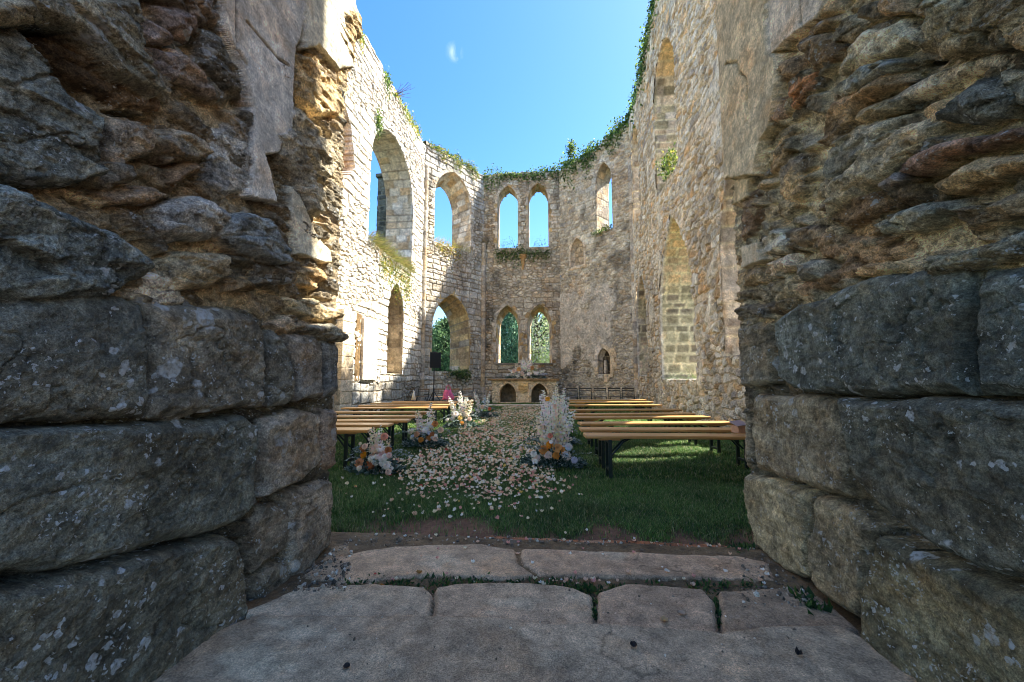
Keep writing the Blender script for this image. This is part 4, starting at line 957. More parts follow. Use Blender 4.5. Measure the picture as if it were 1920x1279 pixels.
for i in order[300:]:
    nm, me, _w = rp.choices(meshes, wl)[0]
    v = np.array([q.co for q in me.vertices]); f = np.array([list(p.vertices) for p in me.polygons])
    s_ = .28 + .42 * rp.random() ** 1.5; from mathutils import Euler
    R = np.array(Euler((rp.gauss(0, .32), rp.gauss(0, .32), rp.uniform(0, 6.28))).to_matrix())
    x, y = px_[i], py_[i]
    Vp.append(v @ R.T * s_ + [x, y, float(gz(np.array(x), np.array(y))) + .03 + .025 * rp.random()]); Fp.append(f + off); off += len(v)
    c = lin(dict((a, b) for a, b, _ in KINDS)[nm]); Cp.append(np.tile(c, (len(v), 1)))
link('petal_carpet', np_mesh('petal_carpet', np.concatenate(Vp), np.concatenate(Fp), np.concatenate(Cp)), M_petal, kind='stuff')
# a few dry leaves and petals on the paving
DL = [((786, 1064), (168, 120, 60), 'curled brown leaf lying on the rear threshold slab'), ((716, 1083), (206, 130, 50), 'small orange leaf in the joint left of the paving'), ((896, 1083), (200, 140, 70), 'small orange leaf in the middle of the paving joint'),
      ((1245, 1160), (196, 160, 110), 'round tan leaf near the right paving joint'), ((1250, 1062), (230, 215, 190), 'pale petal on the far right threshold slab'), ((1278, 1147), (190, 160, 130), 'tiny pale chip on the third paving stone'), ((1188, 1212), (60, 50, 44), 'dark dropping of mud on the front slab'), ((650, 1252), (58, 50, 44), 'dark clod of mud at the left of the front slab'), ((1498, 1228), (52, 46, 42), 'dark clod of mud at the right of the front slab')]
for q, ((a, b), c, lb) in enumerate(DL):
    w = aZ(a, b, .09); me = petal_mesh('dry_leaf', c, 50 + q); o = link('dry_leaf', me, M_petal, label=lb, cat='leaf litter')
    s_ = .5 if q < 6 else .42; o.location = (w[0], w[1], float(pave_z(w[0], w[1])) + .002); o.scale = (s_, s_ * .8, s_ * (.6 if q < 6 else 1.)); o.rotation_euler = (0, 0, q * 1.3)
for q in range(90):
    a = rp.uniform(640, 1440); b = rp.choice([rp.uniform(1004, 1022), rp.uniform(1030, 1092), rp.uniform(1085, 1100)])
    w = aZ(a, b, .05); me = rp.choices(meshes, wl)[0][1]; o = link('petal', me, M_petal, label='small pale petal scrap lying on the threshold stones and bare earth', cat='petal', group='petal scraps on the threshold')
    s_ = .16 + .25 * rp.random(); o.location = (w[0], w[1], float(pave_z(w[0], w[1])) + .003); o.scale = (s_, s_, s_); o.rotation_euler = (0, 0, rp.uniform(0, 6))

# ------------------------------------------------------------------ copying things
def children(o): return [c for c in bpy.data.objects if c.parent == o]
def copy_tree(o, parent=None):
    c = o.copy(); COL.objects.link(c); c.parent = parent
    for ch in children(o): copy_tree(ch, c)
    return c
# ------------------------------------------------------------------ benches
def make_bench():
    root = empty('bench', (0, 0, 0), label='bench', cat='bench', group='long folding wooden benches facing the altar')
    b = MB(); b.box(-1.1, 1.1, -.125, .125, .445, .48, .012); b.build('seat', M_bench, root)
    for s in (-1, 1):
        b = MB(); xx = s * .84
        b.box(xx - .11, xx + .11, -.10, .10, .425, .444, .003); b.build('under_batten', M_bench, root)
        b = MB()
        for y in (-1, 1): b.box(xx - .018, xx + .018, y * .095 - .016, y * .095 + .016, 0, .43, .003)
        b.box(xx - .014, xx + .014, -.10, .10, .10, .128, .003); b.box(xx - .014, xx + .014, -.10, .10, .39, .42, .003)
        leg = b.build('leg', M_steel, root)
        b = MB()
        for y in (-1, 1): b.tube([(xx - s * .01, y * .06, .25), (xx - s * .15, y * .035, .40), (xx - s * .22, y * .03, .435)], .010, 6)
        b.build('brace', M_steel, root)
    return root
bp_ = make_bench()
BR = [((.325, 4.49), (2.5, 4.6)), ((.30, 5.05), (2.5, 5.2)), ((.287, 5.71), (2.55, 6.08)), ((.255, 6.47), (2.5, 6.88)), ((.276, 7.22), (2.52, 7.66)), ((.277, 8.02), (2.5, 8.38)), ((.30, 9.73), (2.52, 9.97)), ((.36, 10.75), (2.6, 11.05)), ((.4, 11.65), (2.62, 11.93))]
BLf = [((-4.38, 4.5), (-2.205, 4.66)), ((-4.35, 5.0), (-2.166, 5.16)), ((-4.3, 5.42), (-2.142, 5.76)), ((-4.35, 6.1), (-2.174, 6.405)), ((-4.35, 6.8), (-2.167, 7.08)), ((-4.45, 8.12), (-2.34, 8.56)), ((-4.5, 8.9), (-2.344, 9.35)), ((-4.6, 9.75), (-2.43, 10.03)), ((-4.4, 10.6), (-2.23, 10.85))]
ordw = ['nearest', 'second', 'third', 'fourth', 'fifth', 'sixth', 'seventh', 'eighth', 'farthest']
first = True
for side, rows in (('right', BR), ('left', BLf)):
    for i, (a, b) in enumerate(rows):
        o = bp_ if first else copy_tree(bp_); first = False
        mx, my = (a[0] + b[0]) / 2, (a[1] + b[1]) / 2
        o.location = (mx, my, -.008 + float(gz(np.array(mx), np.array(my)))); o.rotation_euler = (0, 0, math.atan2(b[1] - a[1], b[0] - a[0]))
        o['label'] = 'varnished pine bench, %s from the doorway in the row %s of the aisle' % (ordw[i] if i in (0, 8) else ordw[i] + ' one', side) if i not in (0, 8) else 'varnished pine bench %s the doorway in the row %s of the aisle' % ({0: 'nearest to', 8: 'farthest from'}[i], side)
# ------------------------------------------------------------------ folding chairs
def make_chair(wood):
    root = empty('folding_chair', (0, 0, 0), label='chair', cat='folding chair', group='folding chairs standing along the far walls')
    b = MB()
    for i in range(6): b.box(-.20, .20, -.40 + i * .062, -.345 + i * .062, .435, .452, .003)
    b.build('seat', wood, root)
    for z0 in (.735, .655):
        b = MB(); b.box(-.225, .225, .008, .026, z0, z0 + (.048 if z0 > .7 else .03), .004); b.build('back_slat', wood, root)
    for s in (-1, 1):
        b = MB(); b.tube([(s * .215, .02, .79), (s * .215, -.05, .44), (s * .215, -.38, .0)], .011, 6); b.build('leg', M_steel, root)
        b = MB(); b.tube([(s * .19, -.36, .44), (s * .19, -.2, .25), (s * .19, .02, .0)], .011, 6); b.build('leg', M_steel, root)
    return root
cw = ['first', 'second', 'third', 'fourth', 'fifth']
ch0 = make_chair(M_dwood)
for i, a in enumerate((1071, 1098, 1126, 1154, 1182)):
    o = ch0 if i == 0 else copy_tree(ch0); w = aY(a, 727, 15.0); o.location = (w[0], 15.0 + .12 * i, -.01); o.rotation_euler = (0, 0, [.05, -.03, .0, .04, -.05][i]); o.scale = (1, 1, .94)
    o['label'] = 'dark slatted folding chair, %s of five counting from the altar, on the right' % cw[i]
ch1 = make_chair(M_lwood)
for i, a in enumerate((877.5, 853, 826, 799, 773.5)):
    o = ch1 if i == 0 else copy_tree(ch1); w = aY(a, 731, 15.6); o.location = (w[0], 15.6 - .1 * i, -.01); o.rotation_euler = (0, 0, [.03, -.05, .04, -.02, .05][i]); o.scale = (1, 1, .88)
    o['label'] = 'brown slatted folding chair, %s of five counting from the altar, on the left' % cw[i]
# ------------------------------------------------------------------ the altar
def frame_at(x0, x1, y):
    return (np.array([x0, y, 0.]), np.array([1., 0, 0]), np.array([0., -1., 0]))
ALT = empty('altar', (-1.34, 17.7, 0), w=True, label='low stone altar with two pointed arches and a carved shield by the end wall', cat='altar')
ax0, ax1, ay = -2.72, .06, 17.35
fa = frame_at(ax0, ax1, ay)
def px2u(p): return aY(p, 735, ay)[0] - ax0
H1 = arch_pts(px2u(937), px2u(967.5), .05, .38, .87, .04); H2 = arch_pts(px2u(996), px2u(1026.5), .05, .38, .87, .04)
us = np.arange(0, ax1 - ax0 + .001, .016); zs = np.arange(-.05, 1.0, .016)
U, Z = np.meshgrid(us, zs, indexing='ij'); sh = U.shape; U = U.ravel(); Z = Z.ravel()
h, c = masonry(U * 1.0, Z * 1.0, 71, [(236, 212, 172), (222, 198, 158), (204, 182, 146), (182, 164, 136), (230, 208, 168)], (232, 208, 168), mix=.1, rs=(.2, .11), rough=.5, spots=.3)
mid = sst(.32, .22, np.abs(U - (px2u(981.5)))); h = h * (1 - mid) + .015 * mid; c = c * (1 - mid)[:, None] + lin((232, 208, 168)) * mid[:, None]
V = fa[0] + U[:, None] * fa[1] + Z[:, None] * np.array([0, 0, 1.]) + fa[2] * (h * .8)[:, None]
F = grid_faces(*sh); cu = U[F].mean(1); cz = Z[F].mean(1); kp = ~(inpoly(H1, cu, cz) | inpoly(H2, cu, cz)); V, F, c = compact(V, F[kp], c)
link('front', np_mesh('front', V, F, c, smooth=False), M_wall, ALT)
for P in (H1, H2): surround('arch', fa, P, .34, .0, 72, ALT, pal=[(240, 216, 176), (234, 208, 168), (226, 200, 160)], w=(.085, .095), face=.045, mort=(200, 166, 110), grain=.005)
for x0, x1 in ((ax0, ax0 + .3), (ax1 - .3, ax1), (-1.55, -1.15)):
    b = MB(); b.box(x0 + .004, x1 - .004, ay + .02, ay + .75, 0, .985, .02); coln(b, (200, 166, 116)); b.build('support', M_wall, ALT)
b = MB(); b.box(ax0 - .2, ax1 + .14, ay - .13, ay + .85, .985, 1.075, .018); coln(b, (150, 122, 84)); b.build('table_top', M_wall, ALT)
b = MB(); b.box(ax0 + .1, ax1 - .1, ay + .78, ay + .9, 0, .97, .02); coln(b, (150, 138, 112)); b.build('back_panel', M_wall, ALT)
b = MB(); u0 = aY(981.5, 735, ay)[0]
pts = [(-.21, .9), (.21, .9), (.21, .62), (.15, .52), (0, .46), (-.15, .52), (-.21, .62)]
n = len(pts); vs = [(u0 + x, ay - .075, z) for x, z in pts] + [(u0 + x * 1.04, ay - .0, z) for x, z in pts]
b.add(vs, [tuple(range(n))[::-1]] + [(i, (i + 1) % n, n + (i + 1) % n, n + i) for i in range(n)]); coln(b, (226, 190, 130)); sh_ = b.build('shield', M_wall, ALT)
b = MB(); b.box(u0 - .17, u0 + .17, ay - .10, ay - .075, .73, .76, .006); b.box(u0 - .13, u0 + .13, ay - .098, ay - .075, .62, .64, .006); b.box(u0 - .015, u0 + .015, ay - .10, ay - .075, .56, .72, .006); coln(b, (216, 178, 118)); b.build('relief', M_wall, sh_)
b = MB(); random.seed(3)
x = -2.75
while x < .2:
    w = random.uniform(.4, .7); b.box(x, x + w - .015, 15.15 + random.uniform(-.02, .02), 15.5, -.1, .095 + random.uniform(-.012, .012), .02); x += w
coln(b, (196, 182, 158)); b.build('altar_step', M_wall, label='low line of kerb stones strewn with petals across the aisle before the altar', cat='stone step')
# ------------------------------------------------------------------ flower arrangements
def blossom(mb, p, d, R, c, kind, r):
    """one flower head at p facing d"""
    d = Vector(d).normalized(); a = d.orthogonal().normalized(); q = d.cross(a); p = Vector(p)
    cc = tuple(lin(c))
    def pet(ang, tilt, L, w, off, col):
        o = a * math.cos(ang) + q * math.sin(ang); s_ = d.cross(o)
        b0 = p + d * off; m = b0 + (o * math.cos(tilt) + d * math.sin(tilt)) * L * .6; t = b0 + (o * math.cos(tilt - .35) + d * math.sin(tilt - .35)) * L
        mb.add([b0 - s_ * w * .2, b0 + s_ * w * .2, m + s_ * w * .5, t + s_ * w * .25, t - s_ * w * .25, m - s_ * w * .5], [(0, 1, 2, 5), (5, 2, 3, 4)], col)
    if kind == 'rose':
        for k, (n, ti, L) in enumerate(((5, 1.45, .5), (6, 1.15, .7), (7, .75, .9), (7, .35, 1.))):
            for i in range(n): pet(2 * math.pi * (i + .4 * k) / n, ti, R * L, R * .95, -R * .15 * k + R * .2, tuple(x * (.72 + .1 * k + .1 * r.random()) for x in cc))
    elif kind == 'daisy':
        for k in range(2):
            for i in range(11): pet(2 * math.pi * (i + .5 * k) / 11, .15 + .3 * k, R, R * .34, 0, tuple(x * (.9 + .1 * r.random()) for x in cc))
        pet(0, 1.5, R * .3, R * .5, 0, tuple(lin((222, 170, 60))))
    else:
        for k, (n, ti, L) in enumerate(((6, 1.5, .6), (9, 1.1, .75), (12, .7, .9), (13, .25, 1.))):
            for i in range(n): pet(2 * math.pi * (i + .5 * k) / n, ti, R * L, R * .42, 0, tuple(x * (.8 + .2 * r.random()) for x in cc))
def arrangement(loc, W_, Hh, heads, spires, seed, label, n_leaf=900, sprays=5, depth=.8, flop=0.):
    r = random.Random(seed); rr = np.random.RandomState(seed)
    root = empty('flower_arrangement', loc, label=label, cat='flower arrangement', group='flower arrangements lining the aisle')
    # foliage: grey-green leaves in drooping sprays and a dark base
    n = n_leaf; a = rr.rand(n) * 6.28; q = np.sqrt(rr.rand(n)); P = np.stack([np.cos(a) * q * W_ * .55, np.sin(a) * q * W_ * .45 * depth, np.abs(rr.normal(size=n)) * Hh * .16 * (1.1 - q)], 1)
    P[:, 2] += .02
    dirs = P / np.maximum(np.linalg.norm(P, axis=1), .05)[:, None]
    c = gcol(n, [(92, 112, 100), (120, 138, 130), (60, 82, 66), (46, 66, 52), (150, 162, 152), (78, 96, 78)], rr, .3)
    leaves('foliage', P, .055, c, parent=root, upb=.3, seed=seed, aspect=.45, dirs=dirs)
    P = []; D = []
    for s_ in range(sprays * 3):
        an = r.uniform(0, 6.28); L = W_ * r.uniform(.45, .8); up = r.uniform(.05, .6) * Hh
        for i in range(22):
            t = i / 21; x = math.cos(an) * L * t; y = math.sin(an) * L * t * depth; z = .04 + up * math.sin(t * 2.2) * .8
            for sd in (-1, 1): P.append((x, y, max(.012, z))); D.append((math.cos(an) - sd * math.sin(an), math.sin(an) + sd * math.cos(an), .25))
    P = np.array(P); c = gcol(len(P), [(146, 158, 150), (176, 184, 176), (112, 130, 116), (96, 114, 96)], rr, .2)
    leaves('spray', P, .036, c, parent=root, seed=seed + 1, aspect=.42, dirs=np.array(D))
    for (x, z, R, col, kind) in heads:
        y = -W_ * .3 * depth * (1 - min(1, z / Hh) * .7) + r.uniform(-.04, .06); mb = MB()
        mb.tube([(x * .3, 0, .02), (x * .8, y * .6, z * .6), (x, y, z)], .003, 5, tuple(lin((70, 96, 56))))
        blossom(mb, (x, y, z), (x * 1.2 + r.uniform(-.2, .2), -1 + r.uniform(-.2, .4), .5 + r.uniform(-.2, .4)), R, col, kind, r); mb.build('blossom', M_petal, root)
    for k in range(11):
        x = r.uniform(-.42, .42) * W_; z = Hh * r.uniform(.1, .48) * (1.15 - abs(x) / W_); R = r.uniform(.022, .042); col = r.choice([WH, WH, CR, CR, PE_, BL]); mb = MB()
        y = -W_ * r.uniform(.05, .4) * depth; mb.tube([(x * .3, 0, .02), (x, y, z)], .003, 5, tuple(lin((70, 96, 56)))); blossom(mb, (x, y, z), (x, -1, .6), R, col, r.choice(['rose', 'pom', 'daisy']), r); mb.build('blossom', M_petal, root)
    for (x0, x1, z1, wd, col) in spires:
        mb = MB(); base = Vector((x0 * .5, .03, .05)); top = Vector((x1, r.uniform(-.06, .06), z1))
        mb.tube([base, (base + top) / 2 + Vector((0, 0, .02)), top], .004, 5, tuple(lin((88, 110, 74))))
        nn = int(16 + z1 * 66); wd = wd * 1.08
        for i in range(nn):
            t = .28 + .72 * i / nn; p = base.lerp(top, t); an = i * 2.4; rad = wd * (1.05 - .75 * max(0, (t - .5) * 2) ** 1.5)
            if r.random() < .22: continue
            o = Vector((math.cos(an), math.sin(an), .25)); pp = p + o * rad * r.uniform(.35, 1.0) + Vector((r.uniform(-.008, .008), 0, r.uniform(-.012, .012)))
            for k in range(4):
                b_ = an + k * 1.57; s_ = Vector((math.cos(b_), math.sin(b_), r.uniform(-.4, .7))) ; s2 = o.cross(s_).normalized(); L = rad * .62 + .008
                kc = tuple(x * r.uniform(.78, 1.05) for x in lin(col))
                mb.add([pp, pp + s_ * L * .5 + s2 * L * .35, pp + s_ * L, pp + s_ * L * .5 - s2 * L * .35], [(0, 1, 2, 3)], kc)
        mb.build('flower_spire', M_petal, root)
    return root
WH = (250, 244, 230); CR = (246, 232, 200); PE_ = (246, 214, 184); OR = (222, 150, 62); RU = (188, 118, 66); PK = (242, 204, 188); BL = (214, 222, 228)
arrangement((-2.02, 4.42, .0), .56, .5, [(-.13, .27, .045, RU, 'pom'), (-.115, .20, .045, (236, 160, 30), 'pom'), (-.15, .12, .055, (222, 160, 110), 'rose'), (-.05, .09, .05, RU, 'pom'), (.0, .09, .045, RU, 'pom'), (.06, .16, .065, WH, 'daisy'), (.02, .27, .06, PE_, 'pom'), (.07, .28, .055, WH, 'daisy'), (.10, .20, .06, PK, 'rose'), (.13, .13, .042, WH, 'rose'), (.17, .11, .05, WH, 'rose'), (.10, .40, .045, (240, 170, 140), 'rose'), (.17, .26, .04, RU, 'rose'), (-.09, .30, .035, PE_, 'rose'), (.20, .21, .035, PK, 'pom'), (-.16, .32, .022, CR, 'pom')],
            [(-.05, -.06, .50, .055, CR), (.0, .02, .42, .045, WH), (.12, .15, .40, .03, CR), (.03, .04, .52, .04, WH)], 21, 'nearest flower arrangement left of the aisle, rust and white blooms low on silver leaves')
arrangement((-2.03, 6.2, .0), .62, .58, [(-.2, .24, .06, CR, 'pom'), (-.1, .2, .05, (224, 170, 120), 'rose'), (.02, .25, .065, WH, 'pom'), (.1, .34, .06, WH, 'pom'), (.18, .36, .055, (220, 150, 80), 'rose'), (.26, .26, .05, PE_, 'rose'), (.2, .14, .05, PE_, 'rose'), (.08, .14, .05, (214, 140, 70), 'rose'), (-.02, .12, .045, OR, 'rose'), (.14, .2, .04, RU, 'pom'), (-.16, .12, .045, CR, 'rose')],
            [(-.1, -.16, .55, .06, CR), (-.02, .08, .68, .05, WH), (.05, .12, .55, .05, CR), (-.08, -.1, .45, .06, WH)], 22, 'second flower arrangement left of the aisle, cream balls and two tall cream spires')
arrangement((-2.02, 8.6, .0), .66, .62, [(-.1, .3, .07, WH, 'daisy'), (.0, .22, .06, (246, 214, 120), 'rose'), (.12, .3, .06, CR, 'rose'), (.2, .2, .05, PE_, 'rose'), (.05, .12, .05, OR, 'rose'), (-.18, .2, .06, WH, 'pom')],
            [(-.1, -.28, .66, .07, WH), (.0, -.05, .78, .06, WH), (.1, .22, .62, .07, CR), (.0, .1, .66, .06, WH)], 23, 'third flower arrangement left of the aisle, bright white spires fanning out')
arrangement((-1.98, 11.0, .0), .7, .62, [(.0, .3, .06, PE_, 'rose'), (.2, .24, .05, (220, 110, 80), 'rose'), (-.15, .2, .05, WH, 'pom')],
            [(-.1, -.24, .72, .06, WH), (.0, .05, .6, .06, BL), (.1, .2, .7, .05, WH)], 24, 'farthest flower arrangement left of the aisle, grey leaves and thin pale spires')
arrangement((-.02, 5.0, .0), .66, .62, [(-.05, .26, .05, (236, 150, 30), 'pom'), (.05, .22, .062, (240, 180, 110), 'rose'), (.09, .20, .05, (232, 160, 80), 'rose'), (-.12, .2, .06, (206, 140, 70), 'rose'), (-.07, .14, .055, (246, 222, 200), 'rose'), (.03, .14, .05, OR, 'rose'), (.15, .14, .06, (230, 210, 190), 'daisy'), (.18, .24, .05, (240, 228, 214), 'pom'), (-.04, .37, .035, (236, 150, 120), 'rose'), (-.2, .1, .05, (236, 214, 190), 'pom'), (.24, .1, .045, (206, 204, 212), 'daisy')],
            [(-.05, -.2, .58, .07, CR), (.0, -.04, .72, .07, WH), (.05, .08, .84, .055, CR), (.1, .24, .66, .07, WH), (.05, .16, .55, .07, CR), (-.1, -.14, .66, .05, WH)], 25, 'tall white arrangement right of the aisle with orange roses at its foot', n_leaf=1300)
arrangement((.0, 6.7, .0), .62, .7, [(-.12, .5, .06, WH, 'pom'), (-.05, .42, .05, CR, 'rose'), (.0, .6, .05, PE_, 'rose'), (.14, .4, .06, WH, 'daisy'), (.0, .3, .06, PK, 'rose')],
            [(-.1, -.24, .8, .07, WH), (.0, .0, .86, .06, WH), (.08, .22, .74, .06, WH)], 26, 'second white arrangement right of the aisle, mostly behind the nearest one')
arrangement((.0, 8.9, .0), .66, .66, [(-.16, .62, .055, (240, 176, 60), 'rose'), (-.1, .5, .05, WH, 'pom'), (.1, .5, .06, WH, 'pom')],
            [(-.1, -.26, .8, .07, WH), (.0, .05, .96, .06, CR), (.08, .22, .84, .07, WH)], 27, 'third arrangement right of the aisle with a yellow rose high on its left')
# flowers on the altar
w = aY(986, 700, 17.5)
root = arrangement((w[0], 17.45, 1.07), 1.1, .5, [(-.34, .22, .07, PE_, 'rose'), (-.2, .26, .07, (232, 180, 110), 'rose'), (-.1, .14, .07, PE_, 'rose'), (.1, .12, .07, WH, 'pom'), (.2, .3, .06, (214, 160, 100), 'rose'), (.32, .14, .07, WH, 'pom'), (-.24, .08, .07, WH, 'rose'), (.0, .06, .07, CR, 'rose'), (.42, .34, .05, (206, 160, 110), 'rose')],
            [(-.3, -.62, .10, .1, WH), (-.3, -.5, .24, .1, WH), (-.05, -.08, .52, .1, WH), (.1, .14, .52, .1, WH), (.3, .58, .22, .1, WH), (.3, .66, .12, .1, BL), (.2, .36, .36, .1, CR), (-.2, -.3, .4, .09, CR), (-.1, -.2, .18, .1, WH), (.1, .25, .2, .1, WH)], 28, 'wide spreading white and peach flowers lying along the altar top', n_leaf=500, sprays=3, depth=.5); root.scale = (1.45, 1.3, 1.6)
# ------------------------------------------------------------------ loudspeaker
sx_ = aY(813, 740, 14.2)[0]; sy_ = 14.2
t = empty('speaker_stand', (sx_, sy_, 0), label='black tripod stand under the loudspeaker near the far left benches', cat='speaker stand')
b = MB(); b.tube([(0, 0, .12), (0, 0, 1.45)], .02, 10); b.build('pole', M_black, t)
b = MB(); b.tube([(0, 0, .62), (0, 0, .72)], .034, 10); b.build('collar', M_black, t)
for k in range(3):
    a = k * 2.094 + .5; b = MB(); b.tube([(0, 0, .62), (math.cos(a) * .42, math.sin(a) * .42, .0)], .014, 6); b.tube([(0, 0, .2), (math.cos(a) * .25, math.sin(a) * .25, .26)], .009, 6); b.build('leg', M_black, t)
t = empty('loudspeaker', (sx_ + .02, sy_, 1.46), .45, label='black loudspeaker on a tall stand before the left lower window', cat='loudspeaker')
b = MB(); b.add([(-.2, -.15, 0), (.2, -.15, 0), (.14, .17, 0), (-.14, .17, 0), (-.2, -.17, .56), (.2, -.17, .56), (.14, .17, .56), (-.14, .17, .56)], [(0, 3, 2, 1), (4, 5, 6, 7), (0, 1, 5, 4), (1, 2, 6, 5), (2, 3, 7, 6), (3, 0, 4, 7)])
b.build('cabinet', M_black, t)
b = MB(); b.box(-.17, .17, -.186, -.158, .03, .53, .008); b.build('grille', M_grille, t)
b = MB(); b.box(-.08, .08, -.02, .04, .56, .59, .008); b.build('handle', M_black, t)
# ------------------------------------------------------------------ things left on the benches
M_pink = plain('pink_cloth', (.72, .13, .24), .8, 0, 25, .35, .4); M_cream = plain('cream_paper', (.82, .74, .58), .8, 0, 20, .1); M_kraft = plain('kraft_paper', (.50, .27, .15), .8, 0, 25, .15)
p = aY(840, 748, 10.7); t = empty('pink_bag', (p[0], 10.7, .49), .3, label='crumpled pink cloth bag standing on the farthest left bench', cat='bag')
b = MB(); rb = random.Random(2); rings = []
for k in range(7):
    f = k / 6; w_ = .15 * (1 - .35 * f) * (1 + .1 * math.sin(5 * f)); rings.append([(w_ * (1 + .18 * math.sin(3 * a + k)) * math.cos(a), w_ * .5 * (1 + .2 * math.cos(4 * a + k)) * math.sin(a), .27 * f) for a in np.linspace(0, 6.283, 17)[:-1]])
vs = [v for r_ in rings for v in r_]; fs = [(i * 16 + j, i * 16 + (j + 1) % 16, (i + 1) * 16 + (j + 1) % 16, (i + 1) * 16 + j) for i in range(6) for j in range(16)] + [tuple(range(16))[::-1], tuple(96 + j for j in range(16))]
b.add(vs, fs); b.build('pouch', M_pink, t, True)
b = MB(); b.tube([(-.06, 0, .25), (-.05, 0, .36), (0, 0, .40), (.05, 0, .36), (.06, 0, .25)], .012, 6); b.build('handle', M_pink, t)
p = aY(775.5, 750, 10.65)
t = empty('paper_cone', (p[0], 10.65, .485), label='small cream paper cone with a round knob on the farthest left bench', cat='paper cone')
b = MB(); b.tube([(0, 0, 0), (0, 0, .16), (0, 0, .20)], [.065, .030, .022], 14); b.build('cone', M_cream, t, True)
b = MB(); b.tube([(0, 0, .20), (0, 0, .21), (0, 0, .235), (0, 0, .25)], [.01, .026, .026, .008], 12); b.build('knob', M_cream, t, True)
t = empty('gift_box', (1.95, 4.56, .474), .35, label='small brown paper box with a slanting pinkish lid on the nearest right bench', cat='box')
b = MB(); b.box(-.05, .05, -.05, .05, 0, .075, .004); b.build('box', M_kraft, t)
b = MB(); b.add([(-.07, -.06, .07), (.05, -.075, .085), (.075, .06, .12), (-.05, .07, .105), (-.07, -.06, .078), (.05, -.075, .093), (.075, .06, .128), (-.05, .07, .113)], [(3, 2, 1, 0), (4, 5, 6, 7), (0, 1, 5, 4), (1, 2, 6, 5), (2, 3, 7, 6), (3, 0, 4, 7)])
b.build('lid', plain('pinkish_paper', (.34, .24, .21), .8), t)

# ------------------------------------------------------------------ plants growing on the walls
GR = [(96, 122, 52), (120, 140, 62), (70, 98, 44), (146, 160, 80), (56, 80, 40)]
DG = [(86, 114, 62), (66, 94, 50), (112, 138, 72), (54, 80, 46), (134, 156, 84)]
YG = [(176, 170, 76), (150, 150, 66), (196, 180, 90), (120, 130, 56), (186, 150, 70)]
def on_wall(fr, pts, n, thick, seed, pal, size, name='ivy', upb=.25, drop=0., aspect=.6, inward=.12, wispy=0, **kw):
    """foliage along a polyline (u, z) lying on a wall frame"""
    A, e, nrm = fr; r = np.random.RandomState(seed); pts = np.array(pts, float)
    seg = np.linalg.norm(np.diff(pts[:, :2], axis=0), axis=1); cs = np.concatenate([[0], np.cumsum(seg)]); t = r.rand(n) * cs[-1]
    th = np.interp(t, cs, pts[:, 2]) if pts.shape[1] > 2 else np.full(n, thick)
    u = np.interp(t, cs, pts[:, 0]); z = np.interp(t, cs, pts[:, 1])
    cl = vn(t * 2.6, t * 0 + seed, seed) * 1.3
    k = r.rand(n) < .25 + cl; u, z, th, t, cl = u[k], z[k], th[k], t[k], cl[k]; n = len(u)
    g = r.normal(size=n); dz = np.where(g > 0, g * .55, g) * th * (.35 + cl)
    P = A + e * (u + r.normal(size=n) * .07)[:, None] + np.array([0, 0, 1.]) * (z + dz - drop * np.abs(r.normal(size=n)))[:, None] + nrm * (r.normal(size=n) * inward * .6 + inward * .3 - np.where(dz > 0, .2 * r.rand(n), 0))[:, None]
    c = gcol(n, pal, r, .35, P)
    return leaves(name, P, size, c, upb=upb, seed=seed, aspect=aspect, **kw)
def uv(fr, px, py):
    A, e, nrm = fr; d = vray(px, py); t = ((A - CP) @ nrm) / (d @ nrm); p = CP + d * t; return float((p - A) @ e), float(p[2])
def pl(fr, L): return [uv(fr, a, b) + ((c,) if c else ()) for a, b, c in L]
on_wall(frE, pl(frE, [(905, 335, .4), (930, 333, .3), (945, 328, .1), (980, 330, .16), (1010, 326, .25), (1040, 322, .35), (1052, 318, .4)]), 2600, .16, 101, DG + GR[:3], .10, label='ivy and grass along the top of the end wall above the paired windows', cat='ivy')
on_wall(frR, pl(frR, [(1052, 318, .5), (1080, 302, .55), (1110, 285, .3), (1140, 262, .35), (1165, 240, .45), (1188, 205, .4)]), 4600, .24, 102, DG + GR[:2], .11, label='thick ivy hanging over the top of the right apse wall', cat='ivy')
on_wall(frR, [(.75, 12.2, .35), (.85, 12.75, .2)], 380, .3, 103, GR, .11, name='bush', inward=.2, label='small leafy bush standing up from the ivy at the right apse corner', cat='bush')
on_wall(frRW, pl(frRW, [(1188, 200, .5), (1200, 140, .45), (1212, 80, .4), (1222, 30, .4), (1228, 0, .3), (1234, -40, .3)]), 3200, .24, 104, DG + GR[:2], .11, label='fringe of ivy along the high top of the right nave wall', cat='ivy')
on_wall(frRW, pl(frRW, [(1262, 285, .25), (1256, 305, .25), (1250, 325, .2)]), 700, .25, 105, GR + YG[:1], .09, name='bush', inward=.2, label='small bright bush rooted high on the right wall between its openings', cat='bush')
on_wall(frL, pl(frL, [(640, 5, .25), (660, 45, .3), (678, 75, .2)]), 1500, .25, 106, YG + GR[:2], .07, name='moss', label='yellow green moss on the top edge of the left wall beside the pier', cat='moss')
on_wall(frL, pl(frL, [(718, 140, .28), (728, 158, .2)]), 700, .25, 107, GR + DG[:1], .07, name='wall_plant', label='dark green tuft on the top edge of the left wall', cat='plant')
on_wall(frL, pl(frL, [(736, 170, .1), (760, 210, .18), (785, 250, .22)]), 2000, .25, 108, YG + GR, .07, name='moss', label='yellowish moss and grass along the far top edge of the left wall', cat='moss')
on_wall(frL, pl(frL, [(705, 215, .2), (708, 232, .2)]), 1100, .25, 109, GR, .06, name='wall_plant', label='small green tuft on the left wall face above the big window', cat='plant')
